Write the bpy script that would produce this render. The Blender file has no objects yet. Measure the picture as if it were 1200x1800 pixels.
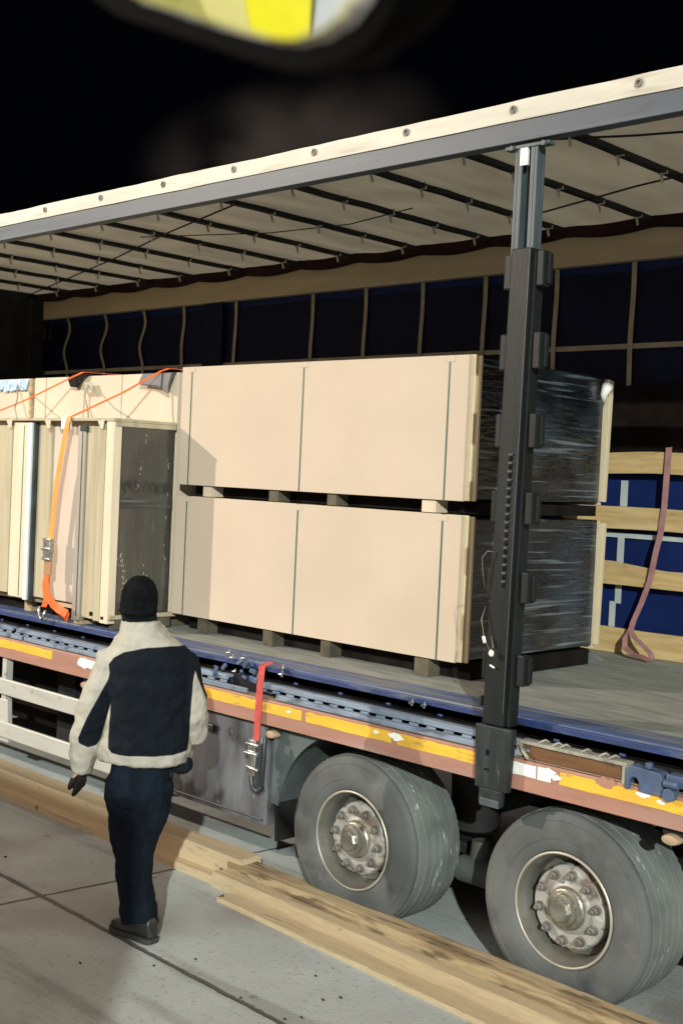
import bpy, bmesh, math, random
from mathutils import Vector, Matrix, noise
random.seed(7)
R = math.radians
sc = bpy.context.scene
COL = sc.collection

# ------------------------------------------------------------------ camera
cd = bpy.data.cameras.new('camera'); cam = bpy.data.objects.new('camera', cd); COL.objects.link(cam); sc.camera = cam
cam.location = (3.0467, -4.5766, 2.3496)
fwd = Vector((-.69620, .71723, -.02976)).normalized()
rgt = Vector((.71585, .69676, .04568)).normalized()
upv = rgt.cross(fwd)
cam.rotation_mode = 'QUATERNION'
cam.rotation_quaternion = Matrix((rgt, upv, -fwd)).transposed().to_quaternion()
cd.sensor_fit = 'VERTICAL'; cd.sensor_height = 24; cd.lens = 2166.49 / 1800 * 24
cd.clip_start = .05; cd.clip_end = 500
cd.dof.use_dof = True; cd.dof.focus_distance = 7.0; cd.dof.aperture_fstop = 3.2

# ------------------------------------------------------------------ world: night sky, glow of the lit yard behind the viewer
w = bpy.data.worlds.new('World'); sc.world = w; w.use_nodes = True
nt = w.node_tree; nt.nodes.clear()
out = nt.nodes.new('ShaderNodeOutputWorld'); bg = nt.nodes.new('ShaderNodeBackground')
tc = nt.nodes.new('ShaderNodeTexCoord'); dt = nt.nodes.new('ShaderNodeVectorMath'); dt.operation = 'DOT_PRODUCT'
dt.inputs[1].default_value = (.25, -.62, .74)
mr = nt.nodes.new('ShaderNodeMapRange'); mr.inputs[1].default_value = .3; mr.inputs[2].default_value = .95
mx = nt.nodes.new('ShaderNodeMix'); mx.data_type = 'RGBA'
mx.inputs['A'].default_value = (.0006, .0008, .0014, 1); mx.inputs['B'].default_value = (.84, .71, .63, 1)
nt.links.new(tc.outputs['Generated'], dt.inputs[0]); nt.links.new(dt.outputs['Value'], mr.inputs[0])
nt.links.new(mr.outputs[0], mx.inputs['Factor']); nt.links.new(mx.outputs['Result'], bg.inputs[0])
bg.inputs[1].default_value = 1.0; nt.links.new(bg.outputs[0], out.inputs[0])

# ------------------------------------------------------------------ sun lamp (the strong yard flood behind the viewer's right shoulder)
def aim(o, d): o.rotation_euler = Vector(d).to_track_quat('-Z', 'Y').to_euler()
sd = bpy.data.lights.new('sun', 'SUN'); sd.energy = 3.5; sd.angle = R(.8); sd.color = (.92, 1.0, .94)
sun = bpy.data.objects.new('sun', sd); COL.objects.link(sun); aim(sun, (-.682, .67, -.35))
# warm flood on the mast at the left end of the yard
fd = bpy.data.lights.new('yard_flood', 'SPOT'); fd.energy = 17500; fd.spot_size = R(75); fd.spot_blend = .3
fd.shadow_soft_size = .12; fd.color = (1.0, .86, .72)
fl = bpy.data.objects.new('yard_flood', fd); COL.objects.link(fl); fl.location = (-17.3, -14.9, 9.9); aim(fl, (.69, .72, -.35))
sc.view_settings.view_transform = 'Standard'; sc.view_settings.look = 'None'
sc.view_settings.exposure = 0; sc.view_settings.gamma = 1

# ------------------------------------------------------------------ materials
def mat(name, col, rough=.6, metal=0, var=.15, scale=6, stretch=(1,1,1), bump=.0, bscale=40, spec=.5, col2=None,
        lo=.35, hi=.65, coat=0, translucent=0, detail=5, bstretch=None):
    m = bpy.data.materials.new(name); m.use_nodes = True; n = m.node_tree; L = n.links
    b = n.nodes['Principled BSDF']
    b.inputs['Roughness'].default_value = rough; b.inputs['Metallic'].default_value = metal
    b.inputs['Specular IOR Level'].default_value = spec
    if coat: b.inputs['Coat Weight'].default_value = coat
    t = n.nodes.new('ShaderNodeTexCoord'); mp = n.nodes.new('ShaderNodeMapping')
    mp.inputs['Scale'].default_value = stretch; L.new(t.outputs['Object'], mp.inputs[0])
    nz = n.nodes.new('ShaderNodeTexNoise'); nz.inputs['Scale'].default_value = scale; nz.inputs['Detail'].default_value = detail
    L.new(mp.outputs[0], nz.inputs['Vector'])
    r = n.nodes.new('ShaderNodeMapRange'); r.inputs[1].default_value = lo; r.inputs[2].default_value = hi
    L.new(nz.outputs[0], r.inputs[0])
    c2 = col2 if col2 else tuple(c * (1 - var) for c in col)
    c1 = col if col2 else tuple(min(1, c * (1 + var)) for c in col)
    x = n.nodes.new('ShaderNodeMix'); x.data_type = 'RGBA'
    x.inputs['A'].default_value = (*c1, 1); x.inputs['B'].default_value = (*c2, 1)
    L.new(r.outputs[0], x.inputs['Factor']); L.new(x.outputs['Result'], b.inputs['Base Color'])
    if bump:
        bz = n.nodes.new('ShaderNodeTexNoise'); bz.inputs['Scale'].default_value = bscale; bz.inputs['Detail'].default_value = 4
        if bstretch:
            mp2 = n.nodes.new('ShaderNodeMapping'); mp2.inputs['Scale'].default_value = bstretch
            L.new(t.outputs['Object'], mp2.inputs[0]); L.new(mp2.outputs[0], bz.inputs['Vector'])
        else: L.new(mp.outputs[0], bz.inputs['Vector'])
        bp = n.nodes.new('ShaderNodeBump'); bp.inputs['Strength'].default_value = min(1, bump); bp.inputs['Distance'].default_value = .01
        L.new(bz.outputs[0], bp.inputs['Height']); L.new(bp.outputs[0], b.inputs['Normal'])
    if translucent:
        tr = n.nodes.new('ShaderNodeBsdfTranslucent'); ms = n.nodes.new('ShaderNodeMixShader')
        L.new(x.outputs['Result'], tr.inputs[0]); ms.inputs[0].default_value = translucent
        L.new(b.outputs[0], ms.inputs[1]); L.new(tr.outputs[0], ms.inputs[2])
        L.new(ms.outputs[0], n.nodes['Material Output'].inputs[0])
    m['mix'] = x.name
    return m
def layer(m, col, scale, lo, hi, stretch=(1,1,1), amount=1.0, seed=0, rough=None):
    """one more noise-masked colour over a mat() material (stains, wear, scratches, painted reflections)"""
    n = m.node_tree; L = n.links; b = n.nodes['Principled BSDF']
    src = b.inputs['Base Color'].links[0].from_socket
    t = n.nodes.new('ShaderNodeTexCoord'); mp = n.nodes.new('ShaderNodeMapping')
    mp.inputs['Scale'].default_value = stretch; mp.inputs['Location'].default_value = (seed, seed * 1.7, seed * .6)
    L.new(t.outputs['Object'], mp.inputs[0])
    nz = n.nodes.new('ShaderNodeTexNoise'); nz.inputs['Scale'].default_value = scale; nz.inputs['Detail'].default_value = 6
    L.new(mp.outputs[0], nz.inputs['Vector'])
    r = n.nodes.new('ShaderNodeMapRange'); r.inputs[1].default_value = lo; r.inputs[2].default_value = hi
    r.inputs[4].default_value = amount; L.new(nz.outputs[0], r.inputs[0])
    x = n.nodes.new('ShaderNodeMix'); x.data_type = 'RGBA'; x.inputs['B'].default_value = (*col, 1)
    L.new(src, x.inputs['A']); L.new(r.outputs[0], x.inputs['Factor']); L.new(x.outputs['Result'], b.inputs['Base Color'])
    if rough is not None:
        rr = n.nodes.new('ShaderNodeMix'); rr.inputs['A'].default_value = b.inputs['Roughness'].default_value
        rr.inputs['B'].default_value = rough; L.new(r.outputs[0], rr.inputs['Factor']); L.new(rr.outputs['Result'], b.inputs['Roughness'])
    return m

M = {}
M['board'] = layer(mat('board', (.53,.435,.34), .75, var=.03, scale=2.2, bump=.06, bscale=60, spec=.3), (.49,.395,.30), 1.3, .55, .75, seed=3, amount=.5)
M['board2'] = layer(mat('board2', (.60,.50,.385), .7, var=.05, scale=2, bump=.05, bscale=60), (.5,.38,.24), 2, .5, .8, seed=5, amount=.5)
M['board_edge'] = mat('board_edge', (.60,.50,.33), .8, var=.08, scale=8, stretch=(30,30,1), bump=.3)
M['pallet_wood'] = layer(mat('pallet_wood', (.42,.31,.19), .8, var=.2, scale=6, stretch=(1,8,8), bump=.3), (.2,.14,.08), 5, .5, .7, seed=2)
M['dark_skid'] = mat('dark_skid', (.10,.085,.06), .85, var=.3, scale=9)
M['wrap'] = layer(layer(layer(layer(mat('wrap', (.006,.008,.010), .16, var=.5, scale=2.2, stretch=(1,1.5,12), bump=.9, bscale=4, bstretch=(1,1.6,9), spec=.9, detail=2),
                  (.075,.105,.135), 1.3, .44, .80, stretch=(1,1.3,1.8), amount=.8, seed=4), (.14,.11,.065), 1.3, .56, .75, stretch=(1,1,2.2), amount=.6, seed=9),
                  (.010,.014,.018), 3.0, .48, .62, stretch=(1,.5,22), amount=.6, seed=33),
                  (.34,.40,.44), 2.0, .56, .82, stretch=(1,.7,20), amount=.75, seed=19)  # blue patches and pale streaks paint reflections onto the film
M['wrap_brown'] = layer(layer(layer(mat('wrap_brown', (.058,.056,.046), .14, var=.1, scale=1.5, stretch=(1,1,.7), bump=.7, bscale=5, bstretch=(1,2.5,1.1), spec=.9, detail=1),
                        (.022,.024,.028), 1.1, .45, .75, stretch=(1,3,.8), seed=3), (.13,.13,.125), 3.0, .60, .78, stretch=(1,5,.9), seed=12, amount=.7),
                        (.015,.022,.05), 1.3, .60, .72, stretch=(1,2,.5), seed=22, amount=.7)
M['band'] = mat('band', (.05,.10,.08), .4, var=.1)
M['black_plastic'] = mat('black_plastic', (.012,.012,.013), .45, var=.3)
M['black_rubber'] = mat('black_rubber', (.02,.02,.022), .7, var=.3, bump=.2)
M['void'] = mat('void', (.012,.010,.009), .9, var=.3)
M['profile'] = mat('profile', (.60,.56,.50), .35, metal=.6, var=.08, scale=4, stretch=(1,1,.3))
M['white_metal'] = mat('white_metal', (.82,.84,.86), .3, metal=.2, var=.05)
M['khaki'] = layer(mat('khaki', (.44,.38,.26), .75, var=.08, scale=3, stretch=(8,8,.5)), (.33,.28,.19), 3, .5, .7, stretch=(4,4,.4), seed=6)
M['pink_board'] = layer(mat('pink_board', (.55,.46,.38), .7, var=.05, scale=2), (.46,.38,.31), 3, .5, .75, stretch=(2,2,.5), seed=2)
M['cream'] = mat('cream', (.66,.56,.42), .65, var=.08, scale=3, stretch=(6,6,.5))
M['deck'] = layer(layer(mat('deck', (.215,.225,.20), .75, var=.2, scale=5, stretch=(1,5,1), bump=.25, bscale=20),
                  (.32,.325,.28), 3, .5, .72, stretch=(.6,4,1), seed=3, amount=.7), (.10,.10,.09), 7, .6, .8, stretch=(.5,5,1), seed=8, amount=.6)
M['blue'] = layer(layer(mat('blue', (.022,.042,.135), .5, var=.25, scale=5, stretch=(1,4,4), bump=.15), (.10,.12,.17), 6, .58, .75, stretch=(.8,5,5), seed=2),
                  (.012,.014,.022), 9, .6, .75, stretch=(1,3,3), seed=7, amount=.7)
M['blue_worn'] = layer(layer(mat('blue_worn', (.055,.09,.20), .6, var=.25, scale=6, stretch=(.7,5,1), bump=.2), (.17,.18,.18), 4, .46, .62, stretch=(.5,6,1), seed=4, amount=.85),
                       (.34,.37,.40), 8, .68, .76, stretch=(.4,9,1), seed=12)
M['channel'] = layer(layer(mat('channel', (.21,.26,.34), .5, metal=.1, var=.2, scale=6, stretch=(.6,3,3)), (.07,.08,.11), 8, .56, .7, stretch=(1,3,3), seed=5),
                     (.035,.05,.13), 3, .56, .66, stretch=(1,3,3), seed=11, amount=.8)
M['rave'] = layer(layer(mat('rave', (.35,.175,.13), .6, var=.1, scale=4, stretch=(.6,3,3), bump=.1), (.17,.08,.07), 10, .62, .75, stretch=(1,3,3), seed=1, amount=.6),
                  (.34,.235,.20), 3, .55, .72, stretch=(.5,4,4), seed=6, amount=.7)
M['rave_top'] = layer(mat('rave_top', (.30,.21,.15), .7, var=.2, scale=6, stretch=(.6,4,4)), (.13,.10,.08), 9, .55, .7, stretch=(1,4,4), seed=6)
M['tape_yellow'] = layer(layer(mat('tape_yellow', (.74,.44,.05), .4, var=.1, scale=5, stretch=(.8,3,3)), (.42,.22,.10), 14, .60, .68, stretch=(.8,4,4), seed=1, amount=.8),
                         (.30,.17,.05), 3, .6, .8, seed=8, amount=.6)
M['tape_white'] = mat('tape_white', (.8,.8,.78), .5, var=.08, scale=20)
M['cant_rail'] = layer(mat('cant_rail', (.055,.072,.092), .5, metal=.0, var=.1, scale=3, stretch=(.3,3,3)), (.11,.125,.14), 3, .55, .75, stretch=(.2,4,8), seed=3, amount=.6)
M['galv'] = layer(mat('galv', (.065,.082,.092), .5, metal=.1, var=.15, scale=8, stretch=(3,3,.6)), (.11,.13,.14), 6, .6, .75, stretch=(4,4,.4), seed=3, amount=.6)
M['pillar'] = layer(layer(mat('pillar', (.011,.0135,.014), .5, metal=.0, var=.25, scale=5, stretch=(3,3,.5), bump=.12), (.035,.036,.03), 6, .62, .8, stretch=(3,3,.5), seed=3, amount=.5),
                    (.07,.07,.065), 30, .70, .76, stretch=(3,3,.2), seed=5, amount=.5)
M['pillar_foot'] = layer(layer(mat('pillar_foot', (.024,.029,.030), .5, var=.3, scale=6, stretch=(3,3,.6), bump=.2, spec=.3), (.08,.09,.088), 5, .54, .75, stretch=(2.5,2.5,.7), seed=3, amount=.7), (.15,.15,.14), 22, .66, .74, stretch=(2,2,.3), seed=9, amount=.6)
M['canvas'] = layer(mat('canvas', (.58,.545,.465), .6, var=.08, scale=3, stretch=(.6,3,3), bump=.25, bscale=12), (.36,.30,.22), 6, .54, .78, stretch=(.5,3,5), seed=4, amount=.65)
layer(M['canvas'], (.30,.20,.12), 14, .68, .76, stretch=(.8,1,1), seed=14, amount=.5); layer(M['cant_rail'], (.03,.035,.045), 9, .60, .74, stretch=(.5,3,3), seed=8, amount=.6)
M['roof'] = layer(mat('roof', (.36,.325,.25), .7, var=.14, scale=2, stretch=(2.2,.6,1), bump=1.0, bscale=3.5, translucent=.40), (.24,.215,.165), 1.6, .48, .72, stretch=(2.5,.8,1), seed=5, amount=.8)
M['roof'].node_tree.nodes['Translucent BSDF'].inputs[0].default_value = (.36,.32,.245,1)
M['bow'] = mat('bow', (.018,.02,.022), .5, var=.3, bump=.1)
M['maroon'] = mat('maroon', (.022,.008,.010), .7, var=.3)
M['tab'] = mat('tab', (.45,.42,.36), .6, var=.1)
M['far_rail'] = layer(mat('far_rail', (.40,.32,.21), .65, var=.08, scale=3, stretch=(.4,3,3)), (.28,.22,.14), 3, .55, .75, stretch=(.5,3,3), seed=4, amount=.6)
M['curtain_upper'] = mat('curtain_upper', (.0035,.005,.022), .6, var=.3, scale=2, spec=.15)  # curtain navy darkened to paint in the roof's shade
M['curtain'] = mat('curtain', (.006,.017,.085), .5, var=.2, scale=2, bump=.2, bscale=3)
M['web_grey'] = mat('web_grey', (.42,.46,.46), .6, var=.1)
M['web_tan'] = mat('web_tan', (.30,.26,.19), .7, var=.15)
M['plank'] = layer(layer(mat('plank', (.50,.345,.155), .65, var=.15, scale=5, stretch=(.6,4,6), bump=.2), (.60,.46,.24), 3, .5, .75, stretch=(.5,2,4), seed=3),
                   (.24,.15,.06), 7, .66, .74, stretch=(.8,3,4), seed=9, amount=.7)
M['timber'] = layer(layer(layer(mat('timber', (.60,.465,.29), .8, var=.07, scale=7, stretch=(.4,30,30), bump=.3, bscale=20, bstretch=(.6,24,24)),
                    (.46,.34,.20), 5, .50, .68, stretch=(.35,14,14), seed=3, amount=.6), (.22,.15,.085), 3.0, .63, .70, stretch=(.9,4,4), seed=8, amount=.6),
                    (.17,.11,.06), 8, .69, .73, stretch=(.7,1.2,1.2), seed=54, amount=.8)
M['timber_dark'] = layer(layer(layer(mat('timber_dark', (.54,.40,.23), .8, var=.10, scale=7, stretch=(.4,28,28), bump=.4, bscale=20, bstretch=(.6,24,24)),
                    (.26,.17,.09), 4, .47, .60, stretch=(.7,8,8), seed=5, amount=.8), (.08,.055,.03), 4.5, .53, .62, stretch=(.8,5,5), seed=15, amount=.75),
                    (.62,.49,.31), 3.0, .56, .7, stretch=(.6,9,9), seed=25, amount=.7)
M['tyre'] = layer(mat('tyre', (.088,.094,.094), .68, var=.2, scale=3, bump=.15, bscale=60, spec=.4), (.135,.145,.135), 2.6, .48, .75, seed=3, amount=.8)
layer(M['tyre'], (.17,.16,.135), 9, .60, .74, seed=13, amount=.5); layer(M['tyre'], (.03,.033,.035), 4, .58, .72, seed=23, amount=.6)
M['tread'] = layer(layer(mat('tread', (.145,.157,.148), .75, var=.2, scale=6, bump=.4, bscale=60, spec=.3), (.21,.235,.21), 3, .5, .72, seed=3, amount=.8),
                   (.55,.58,.52), 20, .655, .70, stretch=(1,1.6,.4), seed=6, amount=.8)
M['rim'] = layer(mat('rim', (.20,.195,.17), .45, metal=.5, var=.2, scale=6, bump=.1), (.13,.10,.075), 8, .55, .7, seed=3, amount=.6)
M['rim_lip'] = mat('rim_lip', (.42,.40,.34), .4, metal=.5, var=.2)
M['hub_disc'] = layer(layer(mat('hub_disc', (.36,.355,.33), .5, metal=.3, var=.15, scale=9, bump=.2), (.22,.16,.12), 9, .55, .7, seed=4), (.55,.53,.49), 12, .6, .72, seed=10)
layer(M['hub_disc'], (.16,.11,.08), 16, .58, .68, seed=17, amount=.8)
M['hub_cap'] = layer(mat('hub_cap', (.36,.35,.30), .3, metal=.8, var=.25, scale=12, bump=.2), (.12,.11,.09), 14, .58, .68, seed=4)
M['nut'] = mat('nut', (.17,.155,.14), .6, metal=.3, var=.3, scale=20)
M['chassis'] = mat('chassis', (.02,.02,.02), .7, var=.3)
M['axle'] = layer(mat('axle', (.065,.075,.07), .7, var=.2), (.07,.06,.05), 6, .5, .7, seed=3)
M['locker'] = layer(layer(layer(mat('locker', (.125,.13,.145), .4, metal=.3, var=.3, scale=3, stretch=(2,2,.8), bump=.1), (.24,.26,.275), 3, .52, .72, stretch=(2,2,.6), seed=3, amount=.75),
                   (.035,.028,.027), 3.5, .56, .66, stretch=(1.3,1,.9), seed=21, amount=.85), (.4,.42,.43), 16, .68, .74, seed=6, stretch=(1,1,.5))
M['mudguard'] = layer(mat('mudguard', (.085,.10,.10), .5, var=.25, scale=5), (.2,.22,.21), 6, .6, .75, seed=5, amount=.6)
M['guard'] = layer(layer(mat('guard', (.55,.545,.50), .4, metal=.3, var=.06, scale=3, stretch=(.5,3,3)), (.4,.39,.35), 4, .55, .75, stretch=(.5,3,3), seed=2, amount=.5),
                   (.16,.14,.11), 14, .66, .74, seed=9, amount=.6)
M['marker'] = mat('marker', (.36,.26,.17), .5, var=.2)
M['steel'] = mat('steel', (.55,.55,.55), .28, metal=.9, var=.3, scale=30)
M['dark_steel'] = mat('dark_steel', (.05,.06,.065), .4, metal=.5, var=.3)
M['red_web'] = mat('red_web', (.50,.07,.065), .65, var=.15, scale=30, bump=.3, bscale=200)
M['orange_web'] = mat('orange_web', (.80,.30,.06), .55, var=.1, scale=20, bump=.2, bscale=200)
M['orange_hot'] = mat('orange_hot', (.85,.13,.02), .5, var=.15, scale=20)
M['pink_web'] = mat('pink_web', (.26,.125,.12), .65, var=.15, scale=20)
M['film'] = mat('film', (.45,.60,.80), .2, var=.25, scale=20, bump=.6, bscale=30)
M['paper'] = mat('paper', (.8,.78,.72), .6, var=.04)
M['cord'] = mat('cord', (.42,.38,.30), .6, var=.1)
M['brown_wood'] = layer(mat('brown_wood', (.13,.06,.023), .7, var=.2, scale=6, stretch=(.6,3,5)), (.05,.025,.012), 12, .6, .66, seed=4)
M['blue_bracket'] = layer(mat('blue_bracket', (.07,.105,.19), .5, metal=.2, var=.2, scale=10), (.15,.18,.21), 12, .52, .7, seed=4)
M['tan_lip'] = layer(mat('tan_lip', (.30,.29,.24), .6, var=.2, scale=10, bump=.3), (.12,.11,.09), 12, .55, .7, seed=4)
M['navy'] = mat('navy', (.006,.009,.014), .8, var=.3, scale=5, bump=.3, bscale=14)
M['trouser'] = mat('trouser', (.006,.0105,.018), .85, var=.3, scale=5, stretch=(3,3,.6), bump=.3, bscale=14)
M['hat'] = mat('hat', (.006,.007,.008), .95, var=.3, scale=30, bump=1.0, bscale=22, bstretch=(3,3,.4))
M['shoe'] = layer(mat('shoe', (.018,.022,.021), .4, var=.3, scale=8), (.06,.065,.06), 7, .55, .7, seed=3)
M['sole'] = mat('sole', (.04,.042,.04), .8, var=.2)
M['skin'] = mat('skin', (.42,.24,.17), .5, var=.08)
M['glove'] = mat('glove', (.022,.018,.014), .7, var=.3)
M['pallet_shard'] = mat('pallet_shard', (.045,.035,.028), .9)
M['lorry_yellow'] = mat('lorry_yellow', (1.0,.88,.01), .35, var=.03, coat=.3)
M['lorry_pale'] = mat('lorry_pale', (.80,.72,.25), .5, var=.08, scale=2)
M['lorry_tan'] = mat('lorry_tan', (.42,.38,.10), .5, var=.2, scale=3)
M['lorry_white'] = mat('lorry_white', (.62,.64,.68), .4, var=.1, scale=3)
M['mirror_glass'] = mat('mirror_glass', (.93,.93,.93), .03, metal=1, var=.0)
M['housing'] = mat('housing', (.002,.002,.002), .8, var=.2, spec=.05)

for k_, v_ in dict(void=.05, chassis=.08, navy=.12, hat=.08, trouser=.12, curtain=.2, pillar=.3, dark_skid=.2, bow=.2, maroon=.1, black_plastic=.25, glove=.2, mudguard=.3, axle=.25, locker=.35, tread=.2, tyre=.3).items():
    M[k_].node_tree.nodes['Principled BSDF'].inputs['Specular IOR Level'].default_value = v_
# ------------------------------------------------------------------ mesh helpers
class MB:
    def __init__(s): s.b = bmesh.new(); s.mi = 0
    def _f(s, vs):
        try: f = s.b.faces.new(vs); f.material_index = s.mi; return f
        except ValueError: return None
    def box(s, x0, x1, y0, y1, z0, z1, T=None):
        c = [(x0,y0,z0),(x1,y0,z0),(x1,y1,z0),(x0,y1,z0),(x0,y0,z1),(x1,y0,z1),(x1,y1,z1),(x0,y1,z1)]
        v = [s.b.verts.new(T @ Vector(p) if T else p) for p in c]
        for q in ((3,2,1,0),(4,5,6,7),(0,1,5,4),(1,2,6,5),(2,3,7,6),(3,0,4,7)): s._f([v[i] for i in q])
        return s
    def loft(s, rings, cap=True, closed=True):
        V = [[s.b.verts.new(p) for p in r] for r in rings]; n = len(V[0])
        for a, b in zip(V, V[1:]):
            for i in range(n if closed else n - 1): s._f((a[i], a[(i+1)%n], b[(i+1)%n], b[i]))
        if cap and closed: s._f(V[0][::-1]); s._f(V[-1])
        return s
    def tube(s, pts, r, n=10, cap=True):
        pts = [Vector(p) for p in pts]; rs = r if isinstance(r, (list, tuple)) else [r]*len(pts)
        rings = []; prev = None
        for i, p in enumerate(pts):
            t = (pts[min(i+1, len(pts)-1)] - pts[max(i-1, 0)]).normalized()
            if prev is None:
                a = t.cross(Vector((0,0,1))); a = a if a.length > .05 else t.cross(Vector((0,1,0)))
            else: a = prev - t * prev.dot(t)
            a.normalize(); prev = a; b = t.cross(a)
            rings.append([p + (a*math.cos(k*2*math.pi/n) + b*math.sin(k*2*math.pi/n))*rs[i] for k in range(n)])
        return s.loft(rings, cap)
    def ribbon(s, pts, wdir, width, th=.002):
        wd = Vector(wdir).normalized()*width/2; pts = [Vector(p) for p in pts]; rings = []
        for i, p in enumerate(pts):
            t = (pts[min(i+1, len(pts)-1)] - pts[max(i-1, 0)]).normalized(); n_ = t.cross(wd).normalized()*th/2
            rings.append([p-wd-n_, p+wd-n_, p+wd+n_, p-wd+n_])
        return s.loft(rings)
    def lathe_y(s, prof, cx, cz, n=64, cap=True):
        """prof = [(r, y)] turned about the axis parallel to y through (cx, cz)"""
        rings = [[(cx + r*math.cos(a), y, cz + r*math.sin(a)) for a in [k*2*math.pi/n for k in range(n)]] for r, y in prof]
        return s.loft(rings, cap=cap)
    def ellipsoid(s, c, r, T=None, n=20, m=12):
        rings = []
        for j in range(1, m):
            th = math.pi*j/m
            rings.append([Vector((c[0]+r[0]*math.sin(th)*math.cos(a), c[1]+r[1]*math.sin(th)*math.sin(a), c[2]-r[2]*math.cos(th))) for a in [k*2*math.pi/n for k in range(n)]])
        if T: rings = [[T @ p for p in q] for q in rings]
        return s.loft(rings)
    def pieces(s):
        """groups of faces that stand apart: each becomes a part of its own"""
        bm = s.b; bm.verts.ensure_lookup_table(); bm.verts.index_update(); seen = [-1]*len(bm.verts); isl = []
        for v in bm.verts:
            if seen[v.index] >= 0: continue
            k = len(isl); st = [v]; seen[v.index] = k; vs = []
            while st:
                a = st.pop(); vs.append(a)
                for e in a.link_edges:
                    o = e.other_vert(a)
                    if seen[o.index] < 0: seen[o.index] = k; st.append(o)
            lo = [min(a.co[i] for a in vs) for i in range(3)]; hi = [max(a.co[i] for a in vs) for i in range(3)]
            isl.append((lo, hi))
        n = len(isl); root = list(range(n))
        def f(i):
            while root[i] != i: i = root[i]
            return i
        for i in range(n):
            for j in range(i):
                a, b = isl[i], isl[j]
                gap = math.sqrt(sum(max(0, a[0][k]-b[1][k], b[0][k]-a[1][k])**2 for k in range(3)))
                sz = max(max(a[1][k]-a[0][k] for k in range(3)), max(b[1][k]-b[0][k] for k in range(3)))
                if gap <= max(.017, .42*sz): root[f(i)] = f(j)
        return [f(q) for q in seen]
    def build(s, name, m, parent=None, smooth=False, bevel=0, edit=None, whole=False):
        bmesh.ops.recalc_face_normals(s.b, faces=s.b.faces)
        if parent is not None and not whole and len(s.b.verts) < 4000:
            gr = s.pieces(); ids = sorted(set(gr))
            if len(ids) > 1:
                last = None
                for g_ in ids:
                    q = MB(); q.b.free(); q.b = s.b.copy(); q.b.verts.ensure_lookup_table()
                    bmesh.ops.delete(q.b, geom=[v for v, k in zip(q.b.verts, gr) if k != g_], context='VERTS')
                    last = q.build(name, m, parent, smooth, bevel, whole=True)
                s.b.free(); return last
        me = bpy.data.meshes.new(name); s.b.to_mesh(me); s.b.free()
        o = bpy.data.objects.new(name, me); COL.objects.link(o)
        for q in (m if isinstance(m, list) else [m]): me.materials.append(q)
        if smooth:
            for p in me.polygons: p.use_smooth = True
            if smooth == 'auto': me.set_sharp_from_angle(angle=R(35))
        if bevel:
            bv = o.modifiers.new('bevel', 'BEVEL'); bv.width = bevel; bv.segments = 2; bv.limit_method = 'ANGLE'
        if parent is not None: attach(o, parent)
        return o
def attach(o, parent):
    o.parent = parent
    mw = Matrix.LocRotScale(parent.location, parent.rotation_euler, parent.scale)
    p = parent.parent
    while p: mw = Matrix.LocRotScale(p.location, p.rotation_euler, p.scale) @ mw; p = p.parent
    if not parent.get('local'): o.matrix_parent_inverse = mw.inverted()
def tag(o, label=None, cat=None, group=None, kind=None):
    for k, v in (('label', label), ('category', cat), ('group', group), ('kind', kind)):
        if v: o[k] = v
    return o
def empty(name, loc, rz=0):
    o = bpy.data.objects.new(name, None); COL.objects.link(o); o.location = loc; o.rotation_euler = (0,0,rz); o.empty_display_size = .1
    return o
def box(name, dims, m, parent=None, bevel=0):
    return MB().box(*dims).build(name, m, parent, bevel=bevel)
def fn(x, y=0, z=0): return noise.noise(Vector((x, y, z)))

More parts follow.
